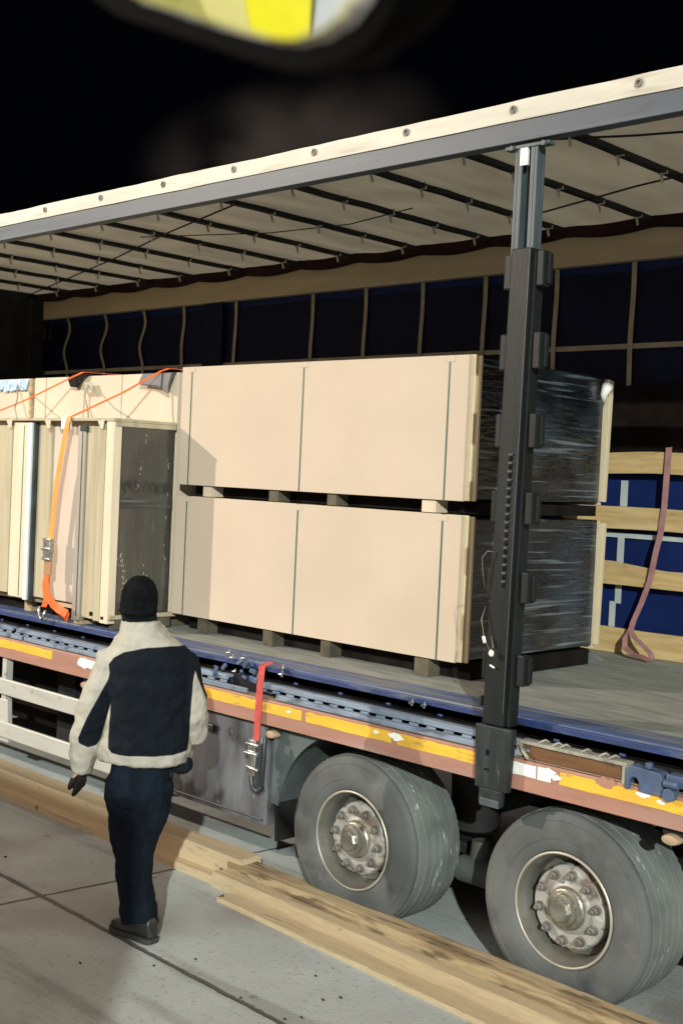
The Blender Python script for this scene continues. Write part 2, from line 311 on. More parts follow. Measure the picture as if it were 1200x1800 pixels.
# ================================================================== GROUND
def ground_material():
    m = mat('concrete', (.475,.505,.49), .65, var=.09, scale=1.6, bump=.35, bscale=70, spec=.35)
    layer(m, (.32,.285,.26), .8, .50, .68, seed=4, amount=.8, rough=.5)
    layer(m, (.55,.58,.56), 2.6, .55, .75, seed=9, amount=.6)
    layer(m, (.09,.08,.07), 5.5, .735, .75, seed=16, amount=.7)
    layer(m, (.12,.105,.09), 11, .72, .755, seed=23, amount=.6)
    layer(m, (.28,.27,.24), 34, .60, .68, seed=31, amount=.5)
    layer(m, (.22,.19,.165), 2.1, .58, .72, seed=41, amount=.55); layer(m, (.17,.15,.13), 1.1, .58, .66, stretch=(.35,3.5,1), seed=61, amount=.4)
    layer(m, (.62,.63,.58), 120, .66, .74, seed=51, amount=.6)
    n = m.node_tree; L = n.links; b = n.nodes['Principled BSDF']
    src = b.inputs['Base Color'].links[0].from_socket
    t = n.nodes.new('ShaderNodeTexCoord')
    wob = n.nodes.new('ShaderNodeTexNoise'); wob.inputs['Scale'].default_value = 5; wob.inputs['Detail'].default_value = 10; wob.inputs['Roughness'].default_value = .7; L.new(t.outputs['Object'], wob.inputs['Vector'])
    def line(nx, ny, c, period, w_):
        d = n.nodes.new('ShaderNodeVectorMath'); d.operation = 'DOT_PRODUCT'; d.inputs[1].default_value = (nx, ny, 0); L.new(t.outputs['Object'], d.inputs[0])
        a = n.nodes.new('ShaderNodeMath'); a.operation = 'MULTIPLY_ADD'; a.inputs[1].default_value = .045; L.new(wob.outputs[0], a.inputs[0]); L.new(d.outputs['Value'], a.inputs[2])
        p = n.nodes.new('ShaderNodeMath'); p.operation = 'PINGPONG'; p.inputs[1].default_value = period
        sft = n.nodes.new('ShaderNodeMath'); sft.operation = 'SUBTRACT'; sft.inputs[1].default_value = c + .0225; L.new(a.outputs[0], sft.inputs[0]); L.new(sft.outputs[0], p.inputs[0])
        q = n.nodes.new('ShaderNodeMapRange'); q.inputs[1].default_value = w_*.45; q.inputs[2].default_value = w_; q.inputs[3].default_value = 1; q.inputs[4].default_value = 0
        L.new(p.outputs[0], q.inputs[0]); return q.outputs[0]
    a = line(.029, .9996, -.972, 2.6, .019); c = line(.995, -.09, -2.553, 2.9, .014)
    mxn = n.nodes.new('ShaderNodeMath'); mxn.operation = 'MAXIMUM'; L.new(a, mxn.inputs[0]); L.new(c, mxn.inputs[1])
    sc_ = n.nodes.new('ShaderNodeMath'); sc_.operation = 'MULTIPLY'; sc_.inputs[1].default_value = .85; L.new(mxn.outputs[0], sc_.inputs[0])
    x = n.nodes.new('ShaderNodeMix'); x.data_type = 'RGBA'; x.inputs['B'].default_value = (.075,.06,.045,1)
    L.new(src, x.inputs['A']); L.new(sc_.outputs[0], x.inputs['Factor']); L.new(x.outputs['Result'], b.inputs['Base Color'])
    # groove depth
    old = b.inputs['Normal'].links[0].from_node
    b2 = n.nodes.new('ShaderNodeBump'); b2.inputs['Distance'].default_value = .02; b2.invert = True; b2.inputs['Strength'].default_value = .8
    L.new(mxn.outputs[0], b2.inputs['Height']); L.new(old.outputs[0], b2.inputs['Normal']); L.new(b2.outputs[0], b.inputs['Normal'])
    return m
g = MB(); v = [g.b.verts.new(p) for p in ((-150,-150,0),(150,-150,0),(150,150,0),(-150,150,0))]; g.b.faces.new(v)
tag(g.build('ground', ground_material()), kind='structure')

# ================================================================== TRAILER
X0, X1 = -8.35, 3.6
W_ = 2.5
tr = empty('curtainside_trailer', (-1.31, 1.25, 0))
tag(tr, 'open curtainside trailer with a red and yellow side rail, loaded with board stacks', 'trailer')
# deck floor
box('deck_floor', (X0, X1, .345, W_-.03, 1.235, 1.270), M['deck'], tr)
box('deck_edge', (X0, X1, .118, .343, 1.225, 1.271), M['blue_worn'], tr, .006)
d = MB(); d.box(X0, X1, .10, .128, 1.195, 1.262)
x = X0 + .1
while x < X1 - .1:
    d.box(x, x+.03, .092, .104, 1.192, 1.205); x += .34
d.build('edge_beam', M['blue'], tr, bevel=.003)
# slotted channel below the deck edge (with real slots: assembled of lands), broken near x=-1.9 and open right of the pillar
def channel(xa, xb, parent):
    c = MB()
    c.box(xa, xb, .008, .024, 1.158, 1.186)                     # front upright
    c.box(xa, xb, .024, .060, 1.170, 1.186)                     # top shelf front
    x = xa
    while x < xb:                                               # shelf lands between slots
        c.box(x, min(x+.115, xb), .060, .082, 1.170, 1.186); x += .14
    c.box(xa, xb, .082, .095, 1.165, 1.186)
    return c.build('channel', M['channel'], parent, bevel=.002)
for xa, xb in ((X0, -4.55), (-4.5, -3.1), (-3.05, -2.25), (-1.96, -.24), (1.0, X1)): channel(xa, xb, tr)
sl = MB(); x = X0
for xa_, xb_ in ((X0,-2.26),(-1.99,-.22),(.96,X1)): sl.box(xa_, xb_, .003, .009, 1.1405, 1.1435)
while x < X1:
    if not (-.2 < x < .95) and not (-2.25 < x < -2.0): sl.box(x, x+.055, .0, .010, 1.142, 1.156)
    x += .11
sl.build('slot_strip', M['channel'], tr, bevel=.002)
for xa, xb in ((X0, -4.40), (-4.37, -3.2), (-3.16, -2.06), (-1.82, -.22), (.97, X1)):
    MB().box(xa, xb, -.008, .006, 1.113, 1.140).build('lower_lip', M['channel'], tr, bevel=.002)
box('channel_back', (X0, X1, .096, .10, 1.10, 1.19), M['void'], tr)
# torn bit of the channel beside the man (mangled blue brackets and bolts)
mg = MB()
for k in range(15):
    a = random.uniform(-2.42, -2.0); b = random.uniform(.0, .09); z = random.uniform(1.15, 1.27)
    T = Matrix.Translation((a, b, z)) @ Matrix.Rotation(random.uniform(-1,1), 4, 'Y') @ Matrix.Rotation(random.uniform(-1,1), 4, 'Z')
    s_ = random.uniform(.012, .035); mg.box(-s_, s_, -.008, .008, -s_*.5, s_*.5, T)
mg.build('bent_bracket', M['blue_bracket'], tr, bevel=.002)
bl = MB()
for a, z in ((-2.33,1.30),(-2.30,1.275),(-2.20,1.285),(-2.27,1.20),(-2.06,1.195),(-1.875,1.275),(-1.88,1.24),(-.93,1.235),(-.85,1.235)):
    bl.tube([(a,.085,z-.015),(a+.006,.083,z+.014)], .007, 8); bl.tube([(a-.014,.08,z-.005),(a+.014,.08,z)], .006, 8)
bl.build('bolt', M['steel'], tr, smooth='auto')
# side rail (rave), with tape
sp = [(0.0,.962),(0.0,1.094),(.004,1.103),(.06,1.108),(.06,.962)]
MB().loft([[(xx, y, z) for y, z in sp] for xx in (X0, X1)]).build('side_rail', M['rave'], tr, bevel=.003)
box('rail_top_trim', (X0, X1, .0, .05, 1.1085, 1.1125), M['rave_top'], tr)
def tape(segs, m, name, y=-.0025, jag=.012, z0=1.032, z1=1.090):
    for xa, xb in segs:
        n_ = max(3, int((xb-xa)/.05)); lo = []; hi = []
        for i in range(n_+1):
            xx = xa + (xb-xa)*i/n_
            lo.append((xx, z0 + fn(xx*9, 3)*jag*.3)); hi.append((xx, z1 - abs(fn(xx*11, 7))*jag))
        s0 = random.uniform(-jag, jag)*1.5
        lo[0] = (lo[0][0]+s0, lo[0][1]); hi[-1] = (hi[-1][0]+s0, hi[-1][1])
        b = MB(); b.loft([[(xx, -.0035, zl), (xx, -.0035, zh), (xx, -.0005, zh), (xx, -.0005, zl)] for (xx, zl), (_, zh) in zip(lo, hi)])
        b.build(name, m, tr)
tape([(X0,-4.02),(-3.0,-2.62),(-2.56,-1.62),(-1.60,-.98),(-.93,-.42),(.02,.93),(.97,1.9),(1.95,X1)], M['tape_yellow'], 'reflective_tape')
tape([(-3.72,-3.45),(-.40,-.11),(-.085,-.03),(.93,.97)], M['tape_white'], 'reflective_tape', jag=.016)
def patch(cx, cz, r, seed, col=None):
    b = MB(); P = [(cx + r*math.cos(a)*(1+.7*fn(seed+math.cos(a)*2, math.sin(a)*2)), cz + .45*r*math.sin(a)*(1+.7*fn(seed+3+math.cos(a)*2, math.sin(a)*2))) for a in [k*math.pi/9 for k in range(18)]]
    b.loft([[(x, -.0055, z) for x, z in P], [(x, -.0036, z) for x, z in P]]); b.build('torn_tape', col or M['tape_white'], tr)
patch(-.05, 1.075, .045, 3); patch(.0, 1.06, .028, 9); patch(.43, 1.078, .032, 5); patch(.515, 1.065, .018, 7); patch(-.95, 1.07, .045, 8); patch(-1.08, 1.07, .018, 2); patch(-1.72, 1.065, .016, 12)
patch(-3.65, 1.055, .07, 14); patch(.25, 1.088, .05, 15, M['rave'])
# open recess right of the pillar
box('recess_board', (-.20, .325, .010, .020, 1.114, 1.175), M['brown_wood'], tr, .002)
lip = MB(); lip.box(-.21, .345, -.004, .060, 1.176, 1.192); lip.box(.325, .345, -.004, .058, 1.10, 1.176)
lip.box(-.225, -.195, .0, .02, 1.118, 1.19); lip.build('recess_lip', M['tan_lip'], tr, bevel=.003)
hk = MB()
for xx in (-.09, -.02, .02, .13, .22, .27):
    hk.tube([(xx-.016,-.002,1.190),(xx,.008,1.204),(xx+.008,.02,1.209),(xx+.018,.035,1.200)], .005, 8)
hk.build('curtain_hook', M['tan_lip'], tr, smooth=True)
lv = MB(); lv.tube([(-.21,.0,1.165),(-.17,-.015,1.14),(-.145,-.018,1.118)], .008, 8); lv.build('lever', M['tan_lip'], tr, smooth=True)
br = MB()
arch = [(0,0),(.02,0),(.022,.045),(.035,.062),(.055,.062),(.068,.045),(.07,0),(.185,0),(.185,.075),(.17,.105),(.02,.115),(0,.10)]
br.loft([[(.350+a*.95, y, 1.088+b*.9) for a, b in arch] for y in (-.018, .05)])
br.box(.535, 1.0, -.012, .05, 1.138, 1.186); br.tube([(.56,-.035,1.105),(.56,.02,1.105)], .028, 14); br.tube([(.535,-.02,1.15),(.60,-.02,1.15)], .018, 10)
br.tube([(.45,.0,1.19),(.45,.0,1.215)], .018, 10)
br.build('hinge_bracket', M['blue_bracket'], tr, bevel=.004)
# marker lamps
for xx in (-3.66, -1.875, .555, 2.6):
    b = MB(); n_ = 20
    b.loft([[(xx+.042*k_*math.cos(a), yy, .912+.022*k_*math.sin(a)) for a in [i*2*math.pi/n_ for i in range(n_)]] for k_, yy in ((1,.05),(1,.018),(.85,.008),(.4,.004))])
    b.build('marker_lamp', M['marker'], tr, smooth='auto')
    box('lamp_bracket', (xx-.05, xx+.05, .042, .055, .925, .965), M['chassis'], tr)
# chassis
ch = MB()
for y in (.60, 1.75): ch.box(X0, X1, y, y+.14, .78, 1.20)
x = X0 + .3
while x < X1: ch.box(x, x+.08, .10, 2.4, 1.05, 1.19); x += .55
ch.box(X0, X1, .06, .10, .99, 1.19); ch.box(X0, X1, 2.40, 2.46, .97, 1.20)
ch.build('chassis', M['chassis'], tr)
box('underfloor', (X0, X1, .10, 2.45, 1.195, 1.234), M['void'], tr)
box('far_side_rail', (X0, X1, 2.45, 2.50, .965, 1.268), M['rave'], tr, .004)

# wheels
def wheel(cx, side=0):
    Z = .446; y0 = .093; wd = .385
    wh = empty('wheel', (cx, y0 + wd/2, Z)); wh.parent = tr; wh.matrix_parent_inverse = tr_inv
    # tyre
    t = MB(); Rr = .446
    prof = [(.252,y0+.030),(.260,y0+.010),(.268,y0+.003),(.30,y0-.004),(.315,y0-.0045),(.317,y0-.007),(.345,y0-.008),(.385,y0-.004),(.397,y0-.001),(.400,y0-.003),(.418,y0+.001),(.432,y0+.007),(.439,y0+.016),(.441,y0+.030)]
    t.lathe_y([(r, y) for r, y in prof] + [(.442, y0+wd-.034),(.436,y0+wd-.024),(.425,y0+wd-.012),(.375,y0+wd+.004),(.29,y0+wd),(.252,y0+wd-.03)], cx, Z, 96, cap=False)
    ty = t.build('tyre', M['tyre'], wh, smooth='auto'); ty_inv(ty, wh)
    # tread: rings with grooves
    td = MB(); g0 = y0 + .030; gw = wd - .06; ribs = 6; P = []
    for k in range(ribs):
        a = g0 + gw*k/ribs; b = g0 + gw*(k+1)/ribs
        P += [(.443, a+.0012),(.4475 if 0<k<ribs-1 else .4455, a+.003),(.4475 if 0<k<ribs-1 else .4455, b-.003),(.443, b-.0012)]
    n = 160; rings = []
    for r, y in P:
        ring = []
        for k in range(n):
            a = k*2*math.pi/n; rr = r
            if y < g0+.012 or y > g0+gw-.012: rr += -.0035*(k % 2) + .002*fn(k*.7, cx)
            else: rr += .0012*fn(k*.9, y*40, cx)
            ring.append((cx+rr*math.cos(a), y + .002*fn(k*.5, r*9, cx), Z+rr*math.sin(a)))
        rings.append(ring)
    td.loft(rings, cap=False); o = td.build('tread', M['tread'], wh, smooth='auto'); ty_inv(o, wh)
    # rim
    rm = MB(); rm.lathe_y([(.262,y0+.030),(.262,y0+.018),(.258,y0+.006),(.250,y0+.004),(.246,y0+.010),(.243,y0+.030),(.232,y0+.046),(.226,y0+.085),(.222,y0+.13),(.19,y0+.135),(.19,y0+.16),(.25,y0+.16),(.262,y0+.06)], cx, Z, 72, cap=False)
    o = rm.build('rim', M['rim'], wh, smooth='auto'); ty_inv(o, wh)
    lp = MB(); n = 72
    rings = [[(cx+(.2535+.0065*math.cos(b))*math.cos(a), y0+.004+.0055*math.sin(b), Z+(.2535+.0065*math.cos(b))*math.sin(a)) for a in [k*2*math.pi/n for k in range(n)]] for b in [j*math.pi/4 for j in range(8)]]
    rings.append(rings[0]); lp.loft(rings, cap=False); o = lp.build('rim_lip', M['rim_lip'], wh, smooth=True); ty_inv(o, wh)
    dsk = MB(); yd = y0 + .052
    n = 120; rings = []
    for r, y in ((.192,yd+.055),(.190,yd+.012),(.182,yd+.002),(.150,yd),(.118,yd+.001),(.108,yd-.006),(.100,yd-.010)):
        ring = []
        for k in range(n):
            a = k*2*math.pi/n
            rr = r*(1 - (.05*max(0, math.cos(a*10+math.pi))**6 if r > .175 else 0))
            ring.append((cx+rr*math.cos(a), y, Z+rr*math.sin(a)))
        rings.append(ring)
    dsk.loft(rings); o = dsk.build('hub_disc', M['hub_disc'], wh, smooth='auto'); ty_inv(o, wh)
    hb = MB(); hb.lathe_y([(.100,yd-.008),(.096,yd-.020),(.084,yd-.030),(.074,yd-.036),(.070,yd-.052),(.056,yd-.056)], cx, Z, 48)
    hb.lathe_y([(.054,yd-.05),(.054,yd-.072),(.046,yd-.082),(.030,yd-.085)], cx, Z, 8)
    hb.lathe_y([(.088,yd-.020),(.090,yd-.032),(.080,yd-.036)], cx, Z, 24)
    o = hb.build('hub_cap', M['hub_cap'], wh, smooth='auto'); ty_inv(o, wh)
    for k in range(10):
        a = k*2*math.pi/10 + .2 + cx*.7; nx, nz = cx + .152*math.cos(a), Z + .152*math.sin(a)
        nb = MB(); nb.lathe_y([(.0235,yd+.001),(.0235,yd-.006)], nx, nz, 16); nb.lathe_y([(.0195,yd-.006),(.0195,yd-.026),(.014,yd-.031)], nx, nz, 6); nb.lathe_y([(.010,yd-.03),(.009,yd-.044)], nx, nz, 10)
        o = nb.build('wheel_nut', M['nut'], wh, smooth='auto', bevel=.0015); ty_inv(o, wh)
    return wh
tr_inv = Matrix.Translation(tr.location).inverted()
def ty_inv(o, wh): o.matrix_parent_inverse = Matrix.Translation(wh.location).inverted()
w0 = wheel(0); wheel(-1.31)
def copy_wheel(src, dx, flip=False):
    c = src.copy(); COL.objects.link(c)
    c.location = (src.location[0]+dx, src.location[1], src.location[2])
    if flip: c.rotation_euler = (0,0,math.pi); c.location[1] = 2.5 - src.location[1]
    for ch_ in src.children:
        k = ch_.copy(); COL.objects.link(k); k.parent = c
copy_wheel(w0, 1.31); copy_wheel(w0, 0, True); copy_wheel(w0, -1.31, True); copy_wheel(w0, 1.31, True)
for cx in (-1.31, 0, 1.31):
    a = MB(); a.tube([(cx,.30,.446),(cx,2.2,.446)], .065, 16); a.build('axle', M['axle'], tr, smooth='auto')
    b = MB()
    for y in (.62, 1.72):
        b.tube([(cx+.36,y+.06,.50),(cx+.36,y+.06,.80)], [.13,.14], 20)
        b.box(cx-.5, cx+.42, y, y+.1, .36, .42)
    b.build('air_suspension', M['chassis'], tr, smooth='auto', bevel=.01)
    b = MB(); b.tube([(cx+.42,.50,.335),(cx+.66,.50,.335)], .07, 18); b.tube([(cx+.30,.50,.335),(cx+.42,.50,.335)], .03, 10); b.tube([(cx+.51,.54,.38),(cx+.51,.54,.49)], [.06,.05], 18); b.build('brake_chamber', M['axle'], tr, smooth='auto', bevel=.006)

# locker box, mudguard
lk = MB(); lk.box(-2.93, -1.925, .055, .50, .385, .945)
lk.build('tool_locker', M['locker'], tr, bevel=.008)
lk = MB(); lk.box(-2.88, -1.95, .046, .056, .41, .42); lk.box(-2.44,-2.38,.028,.052,.83,.86); lk.tube([(-2.45,.03,.87),(-2.37,.03,.87)], .012, 8); lk.build('locker_latch', M['dark_steel'], tr, bevel=.003)
mgd = MB(); cx, cz = -1.31, .446
ring = []
for k in range(25):
    a = R(180 - 3 + (-4) + k*(-3.0)); ring.append(a)
outr, inr = .60, .575
mgd.loft([[(cx+r*math.cos(a), y, cz+r*math.sin(a)) for r, y in ((inr,.08),(outr,.08),(outr,.50),(inr,.50))] for a in ring])
mgd.loft([[(cx+r*math.cos(a), y, cz+r*math.sin(a)) for r, y in ((inr-.028,.072),(outr+.006,.072),(outr+.006,.085),(inr-.028,.085))] for a in ring])
mgd.build('mudguard', M['mudguard'], tr, smooth='auto')
pl = MB(); A = [R(176), R(165), R(155), R(147), R(140), R(133), R(126)]
pp = [(-1.922, .945)] + [(-1.922, .49)] + [(cx+.603*math.cos(a), cz+.603*math.sin(a)) for a in A]
pl.loft([[(x, y, z) for x, z in pp] for y in (.075, .09)]); pl.build('mudguard_plate', M['mudguard'], tr)
fl2 = MB(); fl2.box(-1.90,-1.88,.10,.48,.30,.75); fl2.build('mud_flap', M['chassis'], tr, bevel=.004)
inn = MB(); inn.box(-1.88, -1.60, .47, .485, .40, .92); inn.build('guard_back_panel', M['axle'], tr)
# side guard
for z0_, z1_ in ((.700,.812),(.398,.510)):
    gd = MB(); gd.box(X0+.4, -2.96, .0, .026, z0_, z1_); gd.build('guard_rail', M['guard'], tr, bevel=.007)
for xx in (-4.70, -6.9):
    gp = MB(); gp.box(xx, xx+.05, .03, .09, .62, .965)
    gp.loft([[(xx-.015,.028,.66),(xx+.085,.028,.66),(xx+.085,.07,.66),(xx-.015,.07,.66)],[(xx-.05,.028,.36),(xx+.11,.028,.36),(xx+.11,.07,.36),(xx-.05,.07,.36)]])
    gp.build('guard_post', M['guard'], tr, bevel=.006)
box('underbody_shade_block', (-7.2, -3.05, .62, 1.9, .33, .93), M['void'], tr, .02)  # added black block standing in for shade under the trailer
lg = MB(); lg.box(-4.63,-4.42,.45,.62,.30,1.0); lg.box(-4.36,-4.28,.55,.62,.40,1.0); lg.build('landing_leg', M['chassis'], tr, bevel=.01)
pb = MB(); pb.box(-5.0, -3.05, .5, .62, .84, .93); pb.build('pallet_carrier_beam', M['rave'], tr)
# cant rail, canvas strip, grommets
cr = [(0.0,3.905),(0.0,4.005),(.008,4.012),(.07,4.012),(.07,3.985),(.035,3.98),(.035,3.925),(.07,3.92),(.07,3.905)]
MB().loft([[(xx, y, z) for y, z in cr] for xx in (X0, X1)]).build('cant_rail', M['cant_rail'], tr, bevel=.003)
cv = MB(); rings = []; N = 240
for i in range(N+1):
    xx = X0 + (X1-X0)*i/N; wv = .004*fn(xx*2.1, 4) + .002*fn(xx*7, 1); tp = 4.094 + .005*fn(xx*1.6, 8) + .004*fn(xx*5, 2)
    y = -.008 + wv
    rings.append([(xx, y, 4.002+.003*fn(xx*3,5)), (xx, y-.004, 4.05), (xx, y, tp-.004), (xx, .015, tp), (xx, .10, tp-.004), (xx, .10, tp-.01), (xx, .0, tp-.012), (xx, .0, 4.002)])
cv.loft(rings); cv.build('canvas_edge', M['canvas'], tr, smooth='auto')
k = -5.54
for i in range(14):
    xx = -.408 + .6485*(i-11)
    if xx < X0 or xx > X1: continue
    b = MB(); b.lathe_y([(.018,-.0145),(.018,-.020),(.009,-.0215),(.008,-.015)], xx, 4.053, 16)
    b.build('grommet', M['nut'], tr, smooth='auto')
# roof tarp, billowing between bows
rt = MB(); nx_, ny_ = 150, 26
V = []
for i in range(nx_+1):
    row = []
    xx = X0 + (X1-X0)*i/nx_
    ph = ((xx+.44)/.656) % 1.0
    for j in range(ny_+1):
        yy = .07 + (W_-.14)*j/ny_
        sag = -.018*math.sin(math.pi*ph)*(1+.5*fn(xx*1.3, yy*2)) + .012*fn(xx*2.2, yy*3, 3)
        row.append(rt.b.verts.new((xx, yy, 4.098 + sag)))
    V.append(row)
for i in range(nx_):
    for j in range(ny_): rt.b.faces.new((V[i][j], V[i+1][j], V[i+1][j+1], V[i][j+1]))
rt.build('roof_tarp', M['roof'], tr, smooth=True)
for i in range(-5, 13):
    xx = -.44 - .656*i
    if xx > X1 - .1 or xx < X0+.1: continue
    b = MB(); pts = []
    sk = (.0, -.03, -.06)[i % 3]*.6
    for k in range(25):
        yy = .06 + 2.38*k/24; pts.append((xx + sk*k/24 + .004*fn(k*.4, i), yy, 4.072 + .004*fn(k*.5, i*3.1)))
    rings = [[(p[0]-.024, p[1], p[2]-.016),(p[0]+.024, p[1], p[2]-.016),(p[0]+.027, p[1], p[2]+.011),(p[0]-.027, p[1], p[2]+.011)] for p in pts]
    b.loft(rings); bow = b.build('roof_bow', M['bow'], tr)
    tb = MB()
    for k in range(5):
        yy = .50 + k*.44 + .03*fn(i, k); px_ = xx + sk*yy/2.4
        tb.box(px_-.026, px_+.026, yy-.007, yy+.007, 4.052, 4.09)
        T = Matrix.Translation((px_-.012, yy, 4.056)) @ Matrix.Rotation(R(20+10*fn(i*3,k)), 4, 'X')
        tb.box(-.004, .004, -.008, .008, -.05, 0, T)
    o = tb.build('bow_clip', M['tab'], tr)
wr = MB(); wr.tube([(-3.0,.60,4.062),(-4.2,.96,4.058),(-5.6,1.45,4.06),(-8.3,2.3,4.06)], .006, 6); wr.tube([(-4.6,1.0,4.07),(-3.6,1.4,4.066),(-2.9,1.5,4.07),(-2.2,1.35,4.07)], .004, 6)
wr.tube([(-.9,.35,4.06),(-.2,.7,4.065),(.6,.95,4.06)], .006, 6); wr.tube([(-1.7,1.9,4.06),(-.7,1.55,4.055),(.2,1.35,4.062),(.9,1.3,4.06)], .006, 6)
wr.build('roof_cable', M['bow'], tr, smooth=True)
# far side: rail, scallops, curtain
box('far_cant_rail', (X0+.02, X1, 2.455, 2.52, 3.828, 4.030), M['far_rail'], tr, .006)
sl2 = MB(); rings = []
for i in range(181):
    xx = X0 + (X1-X0)*i/180; dz = abs(math.sin((xx+.44)/.656*math.pi/1.0))
    z = 4.010 + .028*(1-dz)
    rings.append([(xx,2.40,z),(xx,2.445,z-.012),(xx,2.445,4.085),(xx,2.40,4.085)])
sl2.loft(rings); sl2.build('roof_hem', M['maroon'], tr)
cu = MB(); V = []
for i in range(121):
    xx = X0 + (X1-X0)*i/120; row = []
    for j in range(16):
        zz = 1.05 + (3.84-1.05)*j/15; row.append(cu.b.verts.new((xx, 2.535 + .012*fn(xx*1.5, zz*.8) , zz)))
    V.append(row)
for i in range(120):
    for j in range(15): cu.b.faces.new((V[i][j], V[i+1][j], V[i+1][j+1], V[i][j+1]))
cu.build('far_curtain', M['curtain'], tr, smooth=True)
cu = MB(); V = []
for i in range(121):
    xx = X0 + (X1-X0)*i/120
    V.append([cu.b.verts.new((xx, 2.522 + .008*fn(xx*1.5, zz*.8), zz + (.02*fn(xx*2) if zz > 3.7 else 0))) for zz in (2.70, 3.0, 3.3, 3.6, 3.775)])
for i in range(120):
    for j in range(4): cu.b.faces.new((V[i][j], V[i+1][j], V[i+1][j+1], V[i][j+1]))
cu.build('curtain_shade_sheet', M['curtain_upper'], tr, smooth=True)  # extra sheet over the curtain top, its dark colour is painted shade
def vstrap(xx, z0_, z1_, wv=0, wd=.035, m='web_tan', y=2.502):
    b = MB(); pts = [(xx + wv*.035*math.sin((z1_-z)*14) , y + .006*math.sin(z*9), z) for z in [z0_+(z1_-z0_)*k/24 for k in range(25)]]
    b.ribbon(pts, (1,0,0), wd, .003); b.build('curtain_strap', M[m], tr)
for xx, wv in ((-1.27,0),(-1.87,.0),(-2.486,0),(-3.078,0),(-3.666,0),(-4.262,0),(-5.223,0),(-5.954,.25),(-6.568,1),(-7.2,1.2),(-7.85,1.2),(-8.3,.8),(-.6,0),(.05,0),(.7,0)):
    vstrap(xx, 2.62, 3.83, wv)
b = MB(); b.box(X0+.1, X1, 2.506, 2.509, 3.262, 3.296); b.build('curtain_band', M['web_tan'], tr)
b = MB(); b.box(-1.8, X1, 2.520, 2.524, 2.024, 2.056); b.box(-1.295,-1.243,2.519,2.523,2.23,2.40); b.box(-1.297,-1.247,2.516,2.5195,1.86,2.024)
b.box(-1.298,-1.252,2.519,2.523,1.59,1.715); b.box(-1.335,-1.29,2.5185,2.5225,1.43,1.60); b.build('curtain_tape', M['web_grey'], tr)
# dark sheet added to paint in shade above the top side board
b = MB(); b.box(-1.75, X1, 2.49, 2.505, 2.585, 3.02); b.build('board_shade_sheet', M['void'], tr)
# wooden side boards on the far side
def plank(zl0, zl1, zr0, zr1, xa, xb, broken=0):
    b = MB(); rings = []; n_ = 40
    for i in range(n_+1):
        t_ = i/n_; xx = xa + (xb-xa)*t_
        z0_ = zl0 + (zr0-zl0)*min(1, t_*8); z1_ = zl1 + (zr1-zl1)*min(1, t_*8)
        z1_ += .006*fn(xx*3, zl1) ; z0_ += .004*fn(xx*3, zl0)
        rings.append([(xx,2.455,z0_),(xx,2.455,z1_),(xx,2.482,z1_),(xx,2.482,z0_)])
    b.loft(rings); b.build('side_board', M['plank'], tr, bevel=.003)
plank(2.430,2.566,2.449,2.588, -1.7, X1)
plank(2.075,2.226,2.086,2.228, -1.7, X1)
# split board
b = MB(); rings = []
for i in range(41):
    xx = -1.7 + (X1+1.7)*i/40
    top = 1.870 if xx < -1.3 else (1.870 - .035*min(1, (xx+1.3)/.35))
    rings.append([(xx,2.455,1.717+.004*fn(xx*3,9)),(xx,2.455,top+.004*fn(xx*6,2)),(xx,2.482,top+.004*fn(xx*6,2)),(xx,2.482,1.717+.004*fn(xx*3,9))])
b.loft(rings); b.build('side_board', M['plank'], tr, bevel=.003)
plank(1.272,1.440,1.272,1.436, -1.7, X1)
# headboard, rear frame
box('headboard', (X0-.06, X0-.001, -.02, 2.53, 1.0, 4.14), M['bow'], tr, .01)
box('corner_post', (X0, X0+.12, 2.30, 2.48, 1.27, 4.02), M['bow'], tr, .01)
box('corner_post', (X1-.1, X1, .0, .10, 1.0, 3.90), M['bow'], tr, .01)
box('corner_post', (X1-.1, X1, 2.4, 2.5, 1.0, 3.90), M['bow'], tr, .01)
box('rear_header', (X1-.1, X1, 0.105, 2.395, 3.9, 4.07), M['bow'], tr, .01)
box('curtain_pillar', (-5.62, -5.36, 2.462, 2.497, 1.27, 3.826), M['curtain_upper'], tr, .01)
lk2 = MB(); lk2.tube([(-8.0,2.44,3.74),(-8.0,2.40,3.66),(-7.98,2.42,3.60)], .03, 8); lk2.build('roof_runner', M['maroon'], tr, smooth=True)

# sliding pillar
pil = MB()
def U(b, x0, x1, y0, y1, z0, z1, th): # open-front box profile
    b.box(x0, x1, y1-th, y1, z0, z1); b.box(x0, x0+th, y0, y1-th, z0, z1); b.box(x1-th, x1, y0, y1-th, z0, z1)
px0, px1, pr = -.392, -.262, None
U(pil, -.386, -.262, -.012, .05, 3.38, 3.872, .016)
pil.box(-.370, -.345, -.012, .0, 3.38, 3.872); pil.box(-.300, -.278, -.012, .0, 3.38, 3.872)
pil.build('pillar_extrusion', M['galv'], tr, bevel=.003)
b = MB(); b.box(-.355, -.315, -.016, -.001, 3.79, 3.872)
b.build('pillar_label', M['tape_white'], tr)
b = MB(); b.box(-.44, -.20, -.018, .03, 3.868, 3.884)
for xx in (-.40, -.225): b.tube([(xx,-.03,3.872),(xx,-.01,3.872)], .013, 10)
b.build('pillar_carriage', M['galv'], tr, smooth='auto', bevel=.002)
